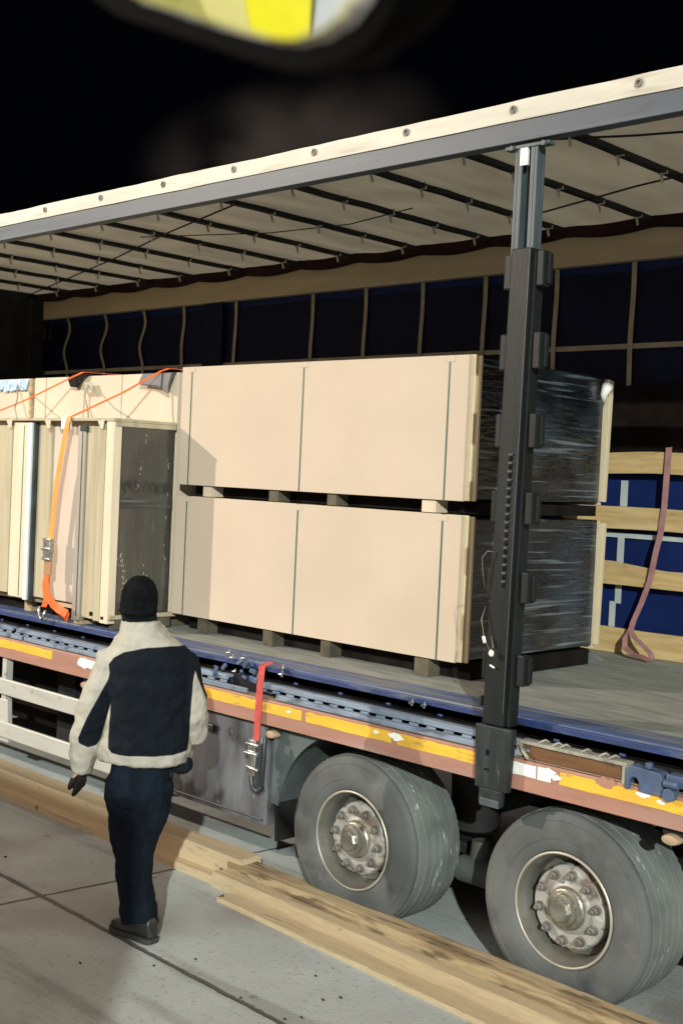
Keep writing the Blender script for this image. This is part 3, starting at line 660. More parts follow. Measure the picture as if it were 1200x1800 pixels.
# body tapering slightly, leaning as photographed
def slab(b, pts, y0, y1):
    b.loft([[(x0,y0,z),(x1,y0,z),(x1,y1,z),(x0,y1,z)] for z, x0, x1 in pts])
b = MB(); slab(b, [(1.24,-.393,-.272),(3.41,-.357,-.250)], -.045, .04); body = b.build('pillar_body', M['pillar'], tr, bevel=.006)
b = MB(); slab(b, [(1.30,-.2765,-.2735),(3.41,-.2545,-.2515)], -.047, -.0455); b.build('pillar_edge_strip', M['galv'], tr)
b = MB(); slab(b, [(1.24,-.270,-.250),(3.39,-.248,-.230)], -.028, .04); b.build('pillar_flange', M['pillar'], tr, bevel=.004)
for zt, zb in ((3.395,3.235),(3.03,2.865),(2.665,2.51),(2.31,2.165),(1.95,1.81),(1.575,1.435)):
    lf = -.424 - (3.4-zt)*.009; rt_ = -.186
    b = MB(); b.box(lf, -.395+(zt-1.24)*.011, -.004, .030, zb, zt); b.box(-.224, rt_, -.030, .030, zb, zt); b.box(rt_-.004, rt_+.012, .0, .03, zb+.01, zt-.01)
    b.build('board_holder', M['pillar'], tr, bevel=.006)
b = MB(); slab(b, [(.945,-.412,-.232),(1.235,-.425,-.216)], -.052, -.012); slab(b, [(.872,-.392,-.262),(.944,-.392,-.258)], -.045, -.020); b.box(-.43,-.418,-.03,.0,1.31,1.36); b.build('pillar_foot', M['pillar_foot'], tr, bevel=.005)
b = MB(); b.box(-.382,-.275,-.05,-.021,.865,.90); b.build('pillar_foot_tip', M['galv'], tr, bevel=.003)
b = MB(); b.box(-.355,-.335,-.0535,-.0523,1.10,1.125); b.box(-.36,-.33,-.0535,-.0523,1.03,1.04); b.build('foot_slot', M['void'], tr)
rk = MB(); hl = MB()
for k in range(16):
    z = 2.46 - k*.0385; xx = -.300 - (2.46-z)*.012
    hl.ellipsoid((xx, -.0465, z), (.011,.004,.011), n=10, m=6)
    rk.box(xx-.012, xx+.010, -.0535, -.0455, z+.013, z+.022)
hl.build('pillar_hole', M['void'], tr, smooth=True); rk.build('pillar_rack', M['galv'], tr, bevel=.002)
cb = MB(); cb.tube([(-.36,-.05,2.03),(-.385,-.075,2.035),(-.41,-.08,2.0),(-.405,-.075,1.93),(-.40,-.06,1.86)], .0022, 6)
cb.tube([(-.395,-.055,1.78),(-.40,-.075,1.72),(-.375,-.08,1.63),(-.345,-.075,1.585),(-.33,-.07,1.60),(-.345,-.07,1.65)], .0022, 6); cb.build('pin_cable', M['rim'], tr, smooth=True)
cb = MB(); cb.ellipsoid((-.335,-.075,1.572), (.014,.010,.016)); cb.tube([(-.38,-.08,1.645),(-.37,-.08,1.615)], .008, 8); cb.tube([(-.35,-.06,1.515),(-.325,-.06,1.505)], .005, 8); cb.build('locking_pin', M['paper'], tr, smooth=True)

# ================================================================== CARGO: right board stacks
def board_stack(x0, x1, z0, z1, label, top):
    r_ = empty('board_stack', ((x0+x1)/2, 1.25, z0)); tag(r_, label, 'board stack')
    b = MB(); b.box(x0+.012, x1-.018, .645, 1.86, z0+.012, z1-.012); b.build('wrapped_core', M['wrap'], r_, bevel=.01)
    b = MB(); b.box(x0, x1-.052, .585, .605, z0, z1); b.build('front_board', M['board'], r_, bevel=.002)
    b = MB(); b.box(x0+.004, x1-.022, .607, .622, z0+.003, z1+.002); b.build('backing_board', M['board_edge'], r_, bevel=.002)
    b = MB(); b.box(x0+.008, x1-.002, .624, .643, z0+.003, z1-.004); b.build('backing_board', M['board_edge'], r_, bevel=.002)
    dz = .07 if top else 0
    b = MB()
    b.loft([[(x1-.02,1.862,z0+.02),(x1+.012,1.862,z0+.02),(x1+.012,1.895,z0+.02),(x1-.02,1.895,z0+.02)],[(x1-.018,1.868,z1-.03),(x1+.018,1.868,z1-.03),(x1+.018,1.905,z1-.03),(x1-.018,1.905,z1-.03)]])
    b.build('corner_batten', M['board_edge'], r_, bevel=.003)
    b = MB(); b.box(x0, x1-.02, 1.862, 1.885, z0, z1-.02); b.build('rear_board', M['board2'], r_)
    for xx in (-3.395, -2.33, -1.20):
        b = MB(); b.ribbon([(xx,.5835,z0-.002),(xx,.5825,(z0+z1)/2),(xx,.583,z1+.003),(xx,.70,z1+.004),(xx,1.87,z1-.008)], (1,0,0), .010, .0015)
        b.build('strapping_band', M['band'], r_)
        b = MB(); b.box(xx-.030, xx+.035, .5822, .5834, z1-.035, z1-.001); b.build('edge_protector', M['board'], r_, bevel=.0006)
    for k_, (xx, wd_) in enumerate(((-3.25,.085),(-2.61,.085),(-2.10,.075),(-1.365,.10))):
        m_ = (M['board2'] if k_ in (0, 3) else M['dark_skid']) if top else M['dark_skid']
        b = MB(); b.box(xx, xx+wd_, .60, 1.86, (z0-.070) if top else 1.272, z0-.004); b.build('skid', m_, r_)
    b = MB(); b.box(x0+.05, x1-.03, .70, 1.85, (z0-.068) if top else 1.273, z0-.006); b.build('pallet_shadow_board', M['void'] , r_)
    if top:
        b = MB(); b.tube([(x1+.012,1.86,z1-.05),(x1+.02,1.83,z1-.07),(x1+.01,1.81,z1-.12),(x1+.0,1.83,z1-.17)], [.03,.035,.022,.008], 10); b.build('wrap_tail', M['paper'], r_, smooth=True)
    return r_
board_stack(-3.512, -1.02, 1.373, 2.163, 'lower wide stack of tan boards with green bands, standing on the trailer deck', False)
board_stack(-3.500, -1.02, 2.240, 3.022, 'upper wide stack of tan boards with green bands, on top of another stack', True)

# ================================================================== CARGO: left pale stack behind, and the narrow pack in front of it
ps = empty('board_stack', (-5.6, 1.2, 1.27)); tag(ps, 'tall pale board stack behind the narrow upright pack, its top under orange straps', 'board stack')
for xa, xb, nm in ((-7.6,-6.15,'M'),(-6.13,-5.42,'M'),(-5.36,-3.58,'M')):
    b = MB(); b.box(xa, xb, .615, 1.85, 1.36, 2.992+random.uniform(-.004,.004)); b.build('board_bundle', M['board2'], ps, bevel=.004)
b = MB(); b.box(-5.415,-5.385,.60,.66,1.36,2.99); b.build('batten', M['pallet_wood'], ps, bevel=.003)
for xx in (-5.20,-4.22):
    b = MB(); b.ribbon([(xx,.6125,1.36),(xx,.6125,2.993),(xx,.8,2.998)], (1,0,0), .012, .0015); b.build('strapping_band', M['cord'], ps)
b = MB(); b.box(-7.6,-3.6,.65,1.8,1.272,1.358); b.build('skid', M['dark_skid'], ps)

pk = empty('upright_pack', (-4.6, .35, 1.27)); tag(pk, 'narrow pack of upright panels with metal edge strips, orange strap down its front', 'panel pack')
# panels
b = MB(); b.box(-4.52,-3.97,.165,.56,1.40,2.636); b.build('panel', M['pink_board'], pk, bevel=.002)
b = MB(); b.box(-5.6,-4.53,.165,.56,1.40,2.640); b.build('panel', M['pink_board'], pk, bevel=.002)
b = MB(); b.box(-4.525,-4.36,.150,.163,1.40,2.630); b.build('panel', M['khaki'], pk)
b = MB(); b.box(-3.895,-3.735,.128,.163,1.325,2.600); b.build('panel', M['khaki'], pk, bevel=.002)
b = MB(); b.box(-3.968,-3.66,.165,.56,1.33,2.630); b.box(-3.738,-3.655,.112,.16,1.322,2.615); b.build('panel', M['khaki'], pk)
b = MB(); b.box(-3.645,-3.560,.098,.16,1.316,2.630); b.build('front_post', M['cream'], pk, bevel=.003)
b = MB(); b.box(-3.650,-3.645,.10,.16,1.33,2.60); b.build('post_seam', M['void'], pk)
b = MB(); b.box(-3.985,-3.905,.110,.16,1.300,2.600); b.build('edge_profile', M['profile'], pk, bevel=.004)
b = MB(); b.box(-3.935,-3.925,.1085,.1095,1.33,2.57); b.box(-3.96,-3.88,.106,.12,2.565,2.602); b.build('profile_cap', M['dark_steel'], pk)
b = MB(); b.box(-4.60,-4.555,.105,.155,1.37,2.62); b.build('edge_profile', M['white_metal'], pk, bevel=.004)
b = MB(); b.box(-4.552,-4.53,.12,.155,1.37,2.62); b.build('profile_gap', M['dark_steel'], pk)
b = MB(); b.box(-4.80,-4.61,.112,.163,1.38,2.62); b.build('front_post', M['cream'], pk, bevel=.003)
b = MB(); b.box(-4.665,-4.655,.1105,.1115,1.39,2.6); b.build('post_seam', M['band'], pk)
b = MB(); b.box(-5.25,-4.83,.12,.163,1.40,2.60); b.build('panel', M['khaki'], pk)
b = MB(); b.box(-5.6,-5.25,.11,.163,1.39,2.62); b.build('front_post', M['cream'], pk, bevel=.003)
for xx in (-4.36,-4.05): 
    b = MB(); b.box(xx,xx+.006,.160,.1645,1.41,2.6); b.build('panel_seam', M['cord'], pk)
b = MB(); b.box(-5.6,-3.556,.092,.60,2.632,2.652); b.build('top_board', M['khaki'], pk, bevel=.003)
for xx in (-4.83,-4.33,-3.70):
    b = MB(); b.loft([[(xx-.035,.088,2.634),(xx+.035,.088,2.634),(xx+.035,.094,2.634),(xx-.035,.094,2.634)],[(xx-.01,.094,2.585),(xx+.02,.094,2.58),(xx+.02,.0965,2.58),(xx-.01,.0965,2.585)]]); b.build('corner_paper', M['cream'], pk)
b = MB(); b.box(-4.16,-4.045,.086,.098,2.575,2.66); b.build('paper_pad', M['paper'], pk, bevel=.003)
# wrapped end face
b = MB(); b.box(-3.655,-3.562,.165,.590,1.375,2.628); b.build('wrapped_end', M['wrap_brown'], pk, bevel=.006)
b = MB(); b.box(-3.572,-3.552,.110,.595,2.600,2.631); b.box(-3.62,-3.535,.10,.64,1.345,1.372); b.build('end_frame', M['khaki'], pk, bevel=.003)
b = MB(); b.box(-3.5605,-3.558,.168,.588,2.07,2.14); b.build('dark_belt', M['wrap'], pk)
gl = MB()
for k in range(70):
    if k < 12: zz = random.uniform(2.2,2.57); yy = .36 - (2.57-zz)*.16
    elif k < 48: zz = random.uniform(1.42,1.78); yy = .185 + (1.78-zz)*.17 + random.gauss(0,.014)
    elif k < 62: zz = random.uniform(1.7,2.5); yy = .545 + random.gauss(0,.006)
    else: zz = random.uniform(1.45,1.7); yy = random.uniform(.3,.45)
    T = Matrix.Translation((-3.5608, yy, zz)) @ Matrix.Rotation(random.uniform(-.5,.5), 4, 'X')
    s_ = random.uniform(.0008,.0025); gl.box(-.001,.001, -s_, s_, -s_*random.uniform(2,6), s_*random.uniform(2,6), T)
gl.build('film_glint', M['profile'], pk)  # pale slivers stuck on as painted glints of the film
b = MB(); b.box(-5.6,-3.66,.20,.56,1.355,1.395); b.build('base_board', M['pallet_wood'], pk)
b = MB()
for xx in (-5.3,-4.75,-4.15): b.box(xx,xx+.09,.22,.55,1.272,1.354)
b.box(-3.985,-3.90,.13,.50,1.272,1.298); b.build('foot_block', M['pallet_wood'], pk, bevel=.004)
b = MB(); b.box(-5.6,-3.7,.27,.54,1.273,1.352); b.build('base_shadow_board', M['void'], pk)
b = MB(); b.box(-3.62,-3.545,.16,.60,1.280,1.340); b.build('end_skid', M['dark_skid'], pk)
b = MB(); b.box(-3.80,-3.735,.126,.1285,1.345,1.372); b.box(-3.63,-3.60,.0965,.0985,1.34,1.36); b.build('fork_slot', M['void'], pk)

# film on top left, corner guards, cords
b = MB()
for k in range(9):
    a = -5.88 + k*.05; b.loft([[(a,.600,2.985),(a+.05,.600,2.985),(a+.05,.606,2.985),(a,.606,2.985)],[(a+.0+.02*fn(k),.588,2.90+.03*fn(k*1.3,2)),(a+.035,.590,2.90+.03*fn(k*1.3,2)),(a+.035,.594,2.90+.03*fn(k*1.3,2)),(a+.0,.594,2.90+.03*fn(k*1.3,2))]])
tag(b.build('plastic_film', M['film']), 'crumpled light blue plastic film on the top edge of the pale stack', 'plastic film')
def corner_guard(xx, label, m, w_=.11):
    g_ = MB(); g_.loft([[(xx-w_,.60,3.008),(xx+w_*.7,.60,3.008),(xx+w_*.8,.90,3.008),(xx-w_,.90,3.008)],[(xx-w_,.585,2.998),(xx+w_,.585,2.998),(xx+w_,.90,2.998),(xx-w_,.90,2.998)],[(xx-w_*1.1,.560,2.975),(xx+w_*.55,.56,2.972),(xx+w_*.55,.59,2.99),(xx-w_*1.1,.59,2.99)],
        [(xx-w_*.9,.572,2.915),(xx+w_*.1,.572,2.905),(xx+w_*.1,.58,2.905),(xx-w_*.9,.58,2.915)]])
    o = g_.build('corner_guard', m, smooth=False); return tag(o, label, 'corner guard', 'strap corner guards on the pale stack')
corner_guard(-4.72, 'black corner guard under the left orange strap on the pale stack', M['black_plastic'], .10)
cg = MB(); cg.loft([[(-3.93,.575,2.99),(-3.60,.575,2.99),(-3.60,.80,2.995),(-3.90,.80,2.995)],[(-3.92,.568,2.985),(-3.60,.568,2.985),(-3.60,.60,2.985),(-3.9,.60,2.985)],[(-3.96,.560,2.915),(-3.62,.560,2.90),(-3.62,.57,2.90),(-3.96,.57,2.915)],[(-3.74,.558,2.905),(-3.615,.558,2.845),(-3.615,.562,2.845),(-3.74,.562,2.89)]])
tag(cg.build('corner_guard', mat('grey_guard', (.10,.10,.105), .5, var=.2)), 'grey corner guard under the right orange strap, beside the upper wide stack', 'corner guard', 'strap corner guards on the pale stack')
b = MB(); b.tube([(-4.58,.575,2.93),(-4.44,.45,2.83),(-4.10,.25,2.735),(-3.86,.10,2.655)], .0065, 6)
b.loft([[(-4.62,.568,2.94),(-4.53,.568,2.94),(-4.53,.575,2.94),(-4.62,.575,2.94)],[(-4.57,.56,2.86),(-4.49,.56,2.87),(-4.49,.567,2.87),(-4.57,.567,2.86)]])
tag(b.build('tie_cord', M['cord'], smooth='auto'), 'pale cord running down from the black corner guard to the narrow pack', 'cord')
b = MB(); b.tube([(-5.55,.58,2.94),(-5.25,.40,2.82),(-4.95,.20,2.73),(-4.75,.10,2.655)], .006, 6)
tag(b.build('tie_cord', M['cord'], smooth=True), 'pale cord running down from the light blue film to the narrow pack', 'cord')

# orange straps
s1 = empty('ratchet_strap', (-4.2,.08,1.3)); tag(s1, 'orange ratchet strap with buckle hanging down the front of the narrow pack', 'ratchet strap')
b = MB(); b.ribbon([(-3.55,.85,3.02),(-3.66,.59,3.018),(-3.70,.56,3.00),(-3.85,.36,2.84),(-4.03,.10,2.668),(-4.055,.082,2.655)], (1,.25,.0), .028, .003)
b.build('webbing', M['orange_hot'], s1)
b = MB(); b.ribbon([(-4.050,.078,2.660),(-4.055,.070,2.62),(-4.105,.066,2.42),(-4.155,.066,2.20),(-4.205,.068,1.83)], (1,0,0), .052, .003); b.build('webbing', M['orange_web'], s1)
b = MB(); b.box(-4.245,-4.165,.035,.072,1.70,1.83); b.tube([(-4.255,.045,1.82),(-4.155,.045,1.82)], .012, 10); b.tube([(-4.255,.04,1.76),(-4.155,.04,1.76)], .016, 10); b.tube([(-4.25,.04,1.69),(-4.16,.04,1.69)], .012, 10)
b.build('buckle', M['steel'], s1, smooth='auto', bevel=.003)
b = MB(); b.box(-4.25,-4.17,.05,.066,1.58,1.70); b.build('buckle_handle', mat('tan_handle', (.45,.24,.12), .5), s1, bevel=.004)
b = MB(); b.ribbon([(-4.215,.06,1.60),(-4.225,.05,1.52),(-4.21,.05,1.45),(-4.20,.05,1.40),(-4.23,.05,1.36)], (1,.2,0), .05, .003)
b.ribbon([(-4.20,.05,1.53),(-4.165,.04,1.45),(-4.10,.03,1.40),(-4.02,.03,1.37),(-3.95,.04,1.345),(-3.93,.05,1.32)], (.35,.1,1), .06, .003)
b.ribbon([(-4.02,.02,1.385),(-3.96,.01,1.37),(-3.92,.03,1.35),(-3.95,.05,1.31)], (.1,.5,1), .05, .003); b.build('loose_webbing', M['orange_hot'], s1)
b = MB(); b.tube([(-4.27,.04,1.36),(-4.27,.04,1.30),(-4.24,.04,1.275),(-4.21,.04,1.30),(-4.20,.045,1.34)], .009, 8); b.build('hook', M['steel'], s1, smooth=True)
s2 = empty('ratchet_strap', (-4.9,.3,2.9)); tag(s2, 'orange strap crossing the top of the narrow pack from the black corner guard', 'ratchet strap')
b = MB(); b.ribbon([(-4.55,.85,3.02),(-4.66,.58,3.018),(-4.72,.55,2.99),(-4.95,.30,2.80),(-5.15,.10,2.668),(-5.2,.08,2.65),(-5.25,.075,2.4)], (1,.25,0), .026, .003); b.build('webbing', M['orange_hot'], s2)
# red strap on the rail
s3 = empty('ratchet_strap', (-1.94,-.02,.8)); tag(s3, 'red ratchet strap hanging over the side rail in front of the tool locker', 'ratchet strap')
b = MB(); b.ribbon([(-1.93,.10,1.285),(-1.93,.05,1.30),(-1.93,-.018,1.285),(-1.935,-.022,1.18),(-1.942,-.022,1.03),(-1.945,-.022,.90),(-1.95,-.022,.86)], (1,0,0), .050, .003); b.build('webbing', M['red_web'], s3)
b = MB(); b.box(-1.985,-1.925,-.050,-.018,.79,.875); b.tube([(-2.0,-.045,.85),(-1.90,-.045,.85)], .011, 10); b.tube([(-2.005,-.05,.80),(-1.90,-.05,.80)], .014, 10)
b.box(-1.965,-1.915,-.055,-.035,.68,.79); b.tube([(-1.985,-.05,.725),(-1.89,-.05,.715)], .012, 10); b.build('buckle', M['steel'], s3, smooth='auto', bevel=.003)
b = MB(); b.box(-1.915,-1.885,-.045,-.01,.60,.86); b.tube([(-1.96,-.04,.68),(-1.94,-.045,.62),(-1.89,-.045,.60),(-1.86,-.04,.63)], .016, 8); b.tube([(-1.87,-.03,.90),(-1.86,-.04,.78),(-1.87,-.04,.63)], .012, 8); b.build('buckle_frame', M['dark_steel'], s3, smooth='auto', bevel=.003)
# pink strap at right back
b = MB()
P = [(-.915,2.44,2.62),(-.917,2.435,2.45),(-.925,2.44,2.25),(-.945,2.445,2.07),(-.958,2.42,1.95),(-.985,2.42,1.78),(-1.04,2.42,1.62),(-1.085,2.41,1.50),(-1.085,2.38,1.44),(-1.03,2.35,1.40),(-.97,2.33,1.37),(-.90,2.31,1.33),(-.87,2.30,1.29)]
b.ribbon(P, (1,.3,.15), .038, .003)
b.ribbon([(-1.09,2.40,1.46),(-1.11,2.36,1.40),(-1.09,2.33,1.34),(-1.02,2.30,1.305),(-.93,2.28,1.30),(-.88,2.27,1.285)], (.3,1,.3), .045, .003)
tag(b.build('hanging_strap', M['pink_web']), 'faded pink webbing strap hanging over the wooden side boards', 'strap')

# ================================================================== TIMBER
def timber(name_label, p0, p1, wd, ht, m, seed, z0=.0, chip0=False, chip1=False, n=120):
    p0 = Vector(p0); p1 = Vector(p1); t = (p1-p0).normalized(); s_ = Vector((-t.y, t.x, 0)); b = MB(); rings = []
    prof = [(-.5,0),(-.5,.5),(-.5,1),(-.25,1.02),(0,1),(.25,1.02),(.5,1),(.5,.5),(.5,0)]
    for i in range(n+1):
        f = i/n; q = p0.lerp(p1, f); ring = []
        for k, (a, h) in enumerate(prof):
            e = .0025*fn(f*16, k*1.3, seed) + .002*fn(f*90, k*2.1, seed+4)
            ww = wd; off = 0
            if chip0 and i < 5: off = (5-i)*.006*fn(k*3.1, seed)*2; 
            if chip1 and i > n-5: off = (i-n+5)*.008*fn(k*2.7, seed)*2
            ring.append(q + s_*(a*ww + e*1.2) + t*off + Vector((0,0, z0 + max(.0, h*ht + (e if h > 0 else 0)))))
        rings.append(ring)
    b.loft(rings); o = b.build('timber_beam', m, smooth='auto')
    return tag(o, name_label, 'timber', 'timber beams on the ground along the trailer')
timber('thick pale timber beam on the ground behind the man, beside the side guard', (-8.8,.12,0), (-2.08,.095,0), .15, .13, M['timber'], 1, .03, chip1=True)
timber('thin flat board lying in front of the thick beam, ending by the man\'s feet', (-8.8,.0,0), (-2.17,-.005,0), .09, .045, M['timber'], 5, .0, chip1=True)
timber('stained brown timber beam lying against the two big wheels', (-2.18,.085,0), (2.2,-.075,0), .13, .12, M['timber_dark'], 9, .012, chip0=True)
timber('long pale timber beam in the middle of the pile in front of the wheels', (-2.22,-.033,0), (2.2,-.245,0), .075, .088, M['timber'], 13, .0, chip0=True)
timber('flat splintered board at the front edge of the timber pile', (-2.0,-.150,0), (2.2,-.395,0), .120, .026, M['timber'], 17, .0, chip0=True)

DEB = [(-1.754,-1.253),(-1.449,-.805),(-1.509,-1.007),(-.7,-.924),(-.665,-.856),(-3.347,-.706),(-.951,.646),(-.697,-.583),(-.98,-.93),(-.94,-.50),(-.73,-.66)]
for k_, (dx_, dy_) in enumerate(DEB):
    b = MB(); b.ellipsoid((dx_, dy_, .005), (.011+.008*fn(k_*2.3), .006+.004*fn(k_*1.7), .004), n=7, m=5)
    for v in b.b.verts: v.co += Vector((fn(v.co.x*90, v.co.y*90), fn(v.co.y*80, 3), 0))*.006
    tag(b.build('debris_crumb', M['pallet_shard']), 'small dark crumb of debris lying on the concrete', 'debris', 'crumbs scattered on the concrete')

# ================================================================== PERSON
def remeshed(mb, name, m, parent, voxel=.01, smooth_it=6, disp=0, dscale=.1, attr=None):
    bmesh.ops.recalc_face_normals(mb.b, faces=mb.b.faces)
    me = bpy.data.meshes.new(name); mb.b.to_mesh(me); mb.b.free()
    o = bpy.data.objects.new(name, me); COL.objects.link(o)
    rm = o.modifiers.new('r', 'REMESH'); rm.mode = 'VOXEL'; rm.voxel_size = voxel
    sm = o.modifiers.new('s', 'SMOOTH'); sm.iterations = smooth_it; sm.factor = .5
    if disp:
        tx = bpy.data.textures.new(name, 'CLOUDS'); tx.noise_scale = dscale; tx.noise_depth = 2
        dm = o.modifiers.new('d', 'DISPLACE'); dm.texture = tx; dm.strength = disp; dm.mid_level = .5; dm.texture_coords = 'LOCAL'
    dg = bpy.context.evaluated_depsgraph_get(); ev = o.evaluated_get(dg)
    nm = bpy.data.meshes.new_from_object(ev); o.modifiers.clear(); o.data = nm
    for q in (m if isinstance(m, list) else [m]): nm.materials.append(q)
    for p in nm.polygons: p.use_smooth = True
    if attr:
        for an, f_ in attr.items():
            a = nm.attributes.new(an, 'FLOAT', 'POINT')
            for i, vv in enumerate(nm.vertices): a.data[i].value = f_(vv.co)
    if parent: o.parent = parent
    return o
def ell_ring(cx, cy, z, hw, hd, n=28, p=2.4):
    out_ = []
    for k in range(n):
        a = k*2*math.pi/n; c, s_ = math.cos(a), math.sin(a)
        out_.append((cx + hw*math.copysign(abs(c)**(2/p), c), cy + hd*math.copysign(abs(s_)**(2/p), s_), z))
    return out_
PO = Vector((-1.825, -.805, 0)); PR = R(45.4)
# body (one continuous mesh): head with face on the far side, neck, torso, arms, hands, legs
bd = MB()
HC = Vector((-.113, .035, 1.685))
bd.ellipsoid(HC, (.076,.098,.118)); bd.ellipsoid(HC+Vector((0,.03,-.05)), (.058,.068,.075))
bd.tube([HC+Vector((-.004,.085,.02)), HC+Vector((-.004,.118,-.025)), HC+Vector((-.004,.09,-.04))], [.010,.017,.012], 8)
bd.ellipsoid(HC+Vector((0,.092,-.07)), (.028,.012,.010)); bd.ellipsoid(HC+Vector((0,.07,-.115)), (.03,.03,.02))
for s_ in (-1,1):
    bd.ellipsoid(HC+Vector((s_*.078,-.005,-.01)), (.010,.022,.034)); bd.ellipsoid(HC+Vector((s_*.03,.085,.012)), (.015,.012,.010))
bd.tube([(-.10,.01,1.62),(-.085,.0,1.52),(-.06,.0,1.44)], [.058,.062,.085], 16)
bd.loft([ell_ring(-.06,0,1.46,.14,.08), ell_ring(-.045,0,1.38,.17,.10), ell_ring(-.04,0,1.2,.155,.105), ell_ring(-.05,0,1.02,.14,.10), ell_ring(-.07,0,.88,.125,.10), ell_ring(-.07,0,.80,.12,.09)])
LA = [(-.21,0,1.41),(-.30,-.01,1.13),(-.365,.03,.85)]; RA = [(.10,0,1.41),(.160,.01,1.12),(.12,.20,1.02)]
for A_ in (LA, RA): bd.tube([A_[0], tuple((Vector(A_[0])+Vector(A_[1]))/2), A_[1], tuple((Vector(A_[1])+Vector(A_[2]))/2), A_[2]], [.052,.048,.042,.038,.028], 14)
LL = [(-.135,0,.84),(-.115,.11,.47),(-.06,.22,.09)]; RL = [(-.01,0,.84),(-.07,.03,.46),(-.035,-.03,.08)]
for A_ in (LL, RL): bd.tube([A_[0], tuple((Vector(A_[0])+Vector(A_[1]))/2), A_[1], tuple((Vector(A_[1])+Vector(A_[2]))/2), A_[2]], [.082,.072,.056,.052,.038], 14)
def hand(b, wr, dirv, side, ex=0.0, thumb=1):
    wr = Vector(wr); d_ = Vector(dirv).normalized(); s_ = Vector(side).normalized(); s_ = (s_ - d_*s_.dot(d_)).normalized(); nrm = d_.cross(s_)
    T = Matrix((( s_.x, nrm.x, d_.x, (wr+d_*.045).x),( s_.y, nrm.y, d_.y, (wr+d_*.045).y),( s_.z, nrm.z, d_.z, (wr+d_*.045).z),(0,0,0,1)))
    b.ellipsoid((0,0,0), (.040+ex,.018+ex,.052), T=T); b.tube([wr-d_*.03, wr+d_*.02], [.026+ex,.028+ex], 12)
    for k, (o_, ln) in enumerate(((-.030,.070),(-.010,.080),(.011,.074),(.031,.058))):
        r0 = .0088 + ex; base = wr + d_*.082 + s_*o_; curl = nrm*(-.010*(k+1))
        b.tube([base-d_*.012, base+d_*ln*.40+curl*.25, base+d_*ln*.72+curl*.9, base+d_*ln*.92+curl*1.9], [r0, r0*.98, r0*.9, r0*.75], 8)
    tb = wr + d_*.03 - s_*.033*thumb
    b.tube([tb+s_*.015*thumb, tb-s_*.018*thumb+d_*.025, tb-s_*.024*thumb+d_*.055-nrm*.01, tb-s_*.020*thumb+d_*.078-nrm*.02], [.014+ex,.011+ex,.010+ex,.008+ex], 8)
hand(bd, (-.37,.035,.845), (-.03,.06,-1), (.55,.8,0)); hand(bd, (.115,.21,1.02), (-.5,.8,-.1), (0,0,1))
person = remeshed(bd, 'person', M['skin'], None, voxel=.006, smooth_it=3)
person.location = PO; person.rotation_euler = (0,0,PR); person['local'] = 1
tag(person, 'person walking away in black knit cap, cream and navy jacket and dark trousers', 'person')
# jacket
jk = MB()
jk.loft([ell_ring(-.052,0,.885,.205,.15), ell_ring(-.054,0,.897,.228,.165), ell_ring(-.054,0,.94,.236,.17), ell_ring(-.05,0,1.01,.218,.162), ell_ring(-.045,-.005,1.15,.208,.165), ell_ring(-.045,-.010,1.28,.212,.162),
         ell_ring(-.047,-.010,1.38,.214,.150), ell_ring(-.055,-.004,1.44,.192,.132), ell_ring(-.066,.0,1.49,.152,.115), ell_ring(-.082,.005,1.525,.115,.10), ell_ring(-.094,.008,1.56,.104,.096), ell_ring(-.100,.010,1.588,.096,.090)], cap=True)
jk.tube([(-.17,0,1.405),(-.225,0,1.37),(-.27,-.005,1.25),(-.315,-.008,1.13),(-.342,.01,1.0),(-.362,.025,.90),(-.368,.032,.815)], [.076,.090,.088,.084,.082,.076,.050], 18)
jk.tube([(.07,0,1.41),(.115,0,1.37),(.145,.0,1.24),(.168,.005,1.12),(.170,.05,1.04),(.155,.13,1.0),(.135,.19,1.0)], [.074,.084,.088,.090,.088,.074,.050], 18)
# folds and quilting are modelled as shallow ridges
for k in range(4):
    jk.tube([(-.15+.02*k,-.075,1.515-k*.012),(-.10,-.088,1.510-k*.012),(-.03+.01*k,-.076,1.505-k*.012)], [.006,.012,.006], 8)
def seg(px, pz, ax, az, bx, bz):
    dx, dz = bx-ax, bz-az; t_ = max(0, min(1, ((px-ax)*dx+(pz-az)*dz)/(dx*dx+dz*dz))); return math.hypot(px-ax-t_*dx, pz-az-t_*dz)
def inpoly(px, pz, P):
    ins = False; dm = 9
    for i in range(len(P)):
        ax, az = P[i]; bx, bz = P[(i+1) % len(P)]
        if (az > pz) != (bz > pz) and px < (bx-ax)*(pz-az)/(bz-az)+ax: ins = not ins
        dm = min(dm, seg(px, pz, ax, az, bx, bz))
    return dm if ins else -dm
PANEL = [(-.235,1.375),(-.21,1.41),(-.16,1.440),(-.05,1.468),(.06,1.476),(.135,1.472),(.19,1.40),(.178,1.30),(.172,1.10),(.165,.965),(.10,.950),(-.03,.944),(-.15,.944),(-.195,.950),(-.215,.97),(-.220,1.02),(-.215,1.12),(-.218,1.25)]
SLEEVE = [(-.22,1.375),(-.235,1.30),(-.285,1.20),(-.335,1.10),(-.375,1.0),(-.372,.975),(-.325,.955),(-.285,.965),(-.265,1.0),(-.24,1.09),(-.212,1.20),(-.205,1.30)]
SLR = [(.140,1.45),(.165,1.41),(.205,1.30),(.245,1.20),(.262,1.10),(.30,1.10),(.30,1.40),(.2,1.47)]
def f_navy(c):
    if c.y > .06: return -1
    return max(inpoly(c.x, c.z, PANEL), inpoly(c.x, c.z, SLEEVE), inpoly(c.x, c.z, SLR))
jm = mat('jacket', (.41,.385,.33), .85, var=.10, scale=6, bump=.4, bscale=18, spec=.12)
n = jm.node_tree; L = n.links; bs = n.nodes['Principled BSDF']; src = bs.inputs['Base Color'].links[0].from_socket
at = n.nodes.new('ShaderNodeAttribute'); at.attribute_name = 'navy'
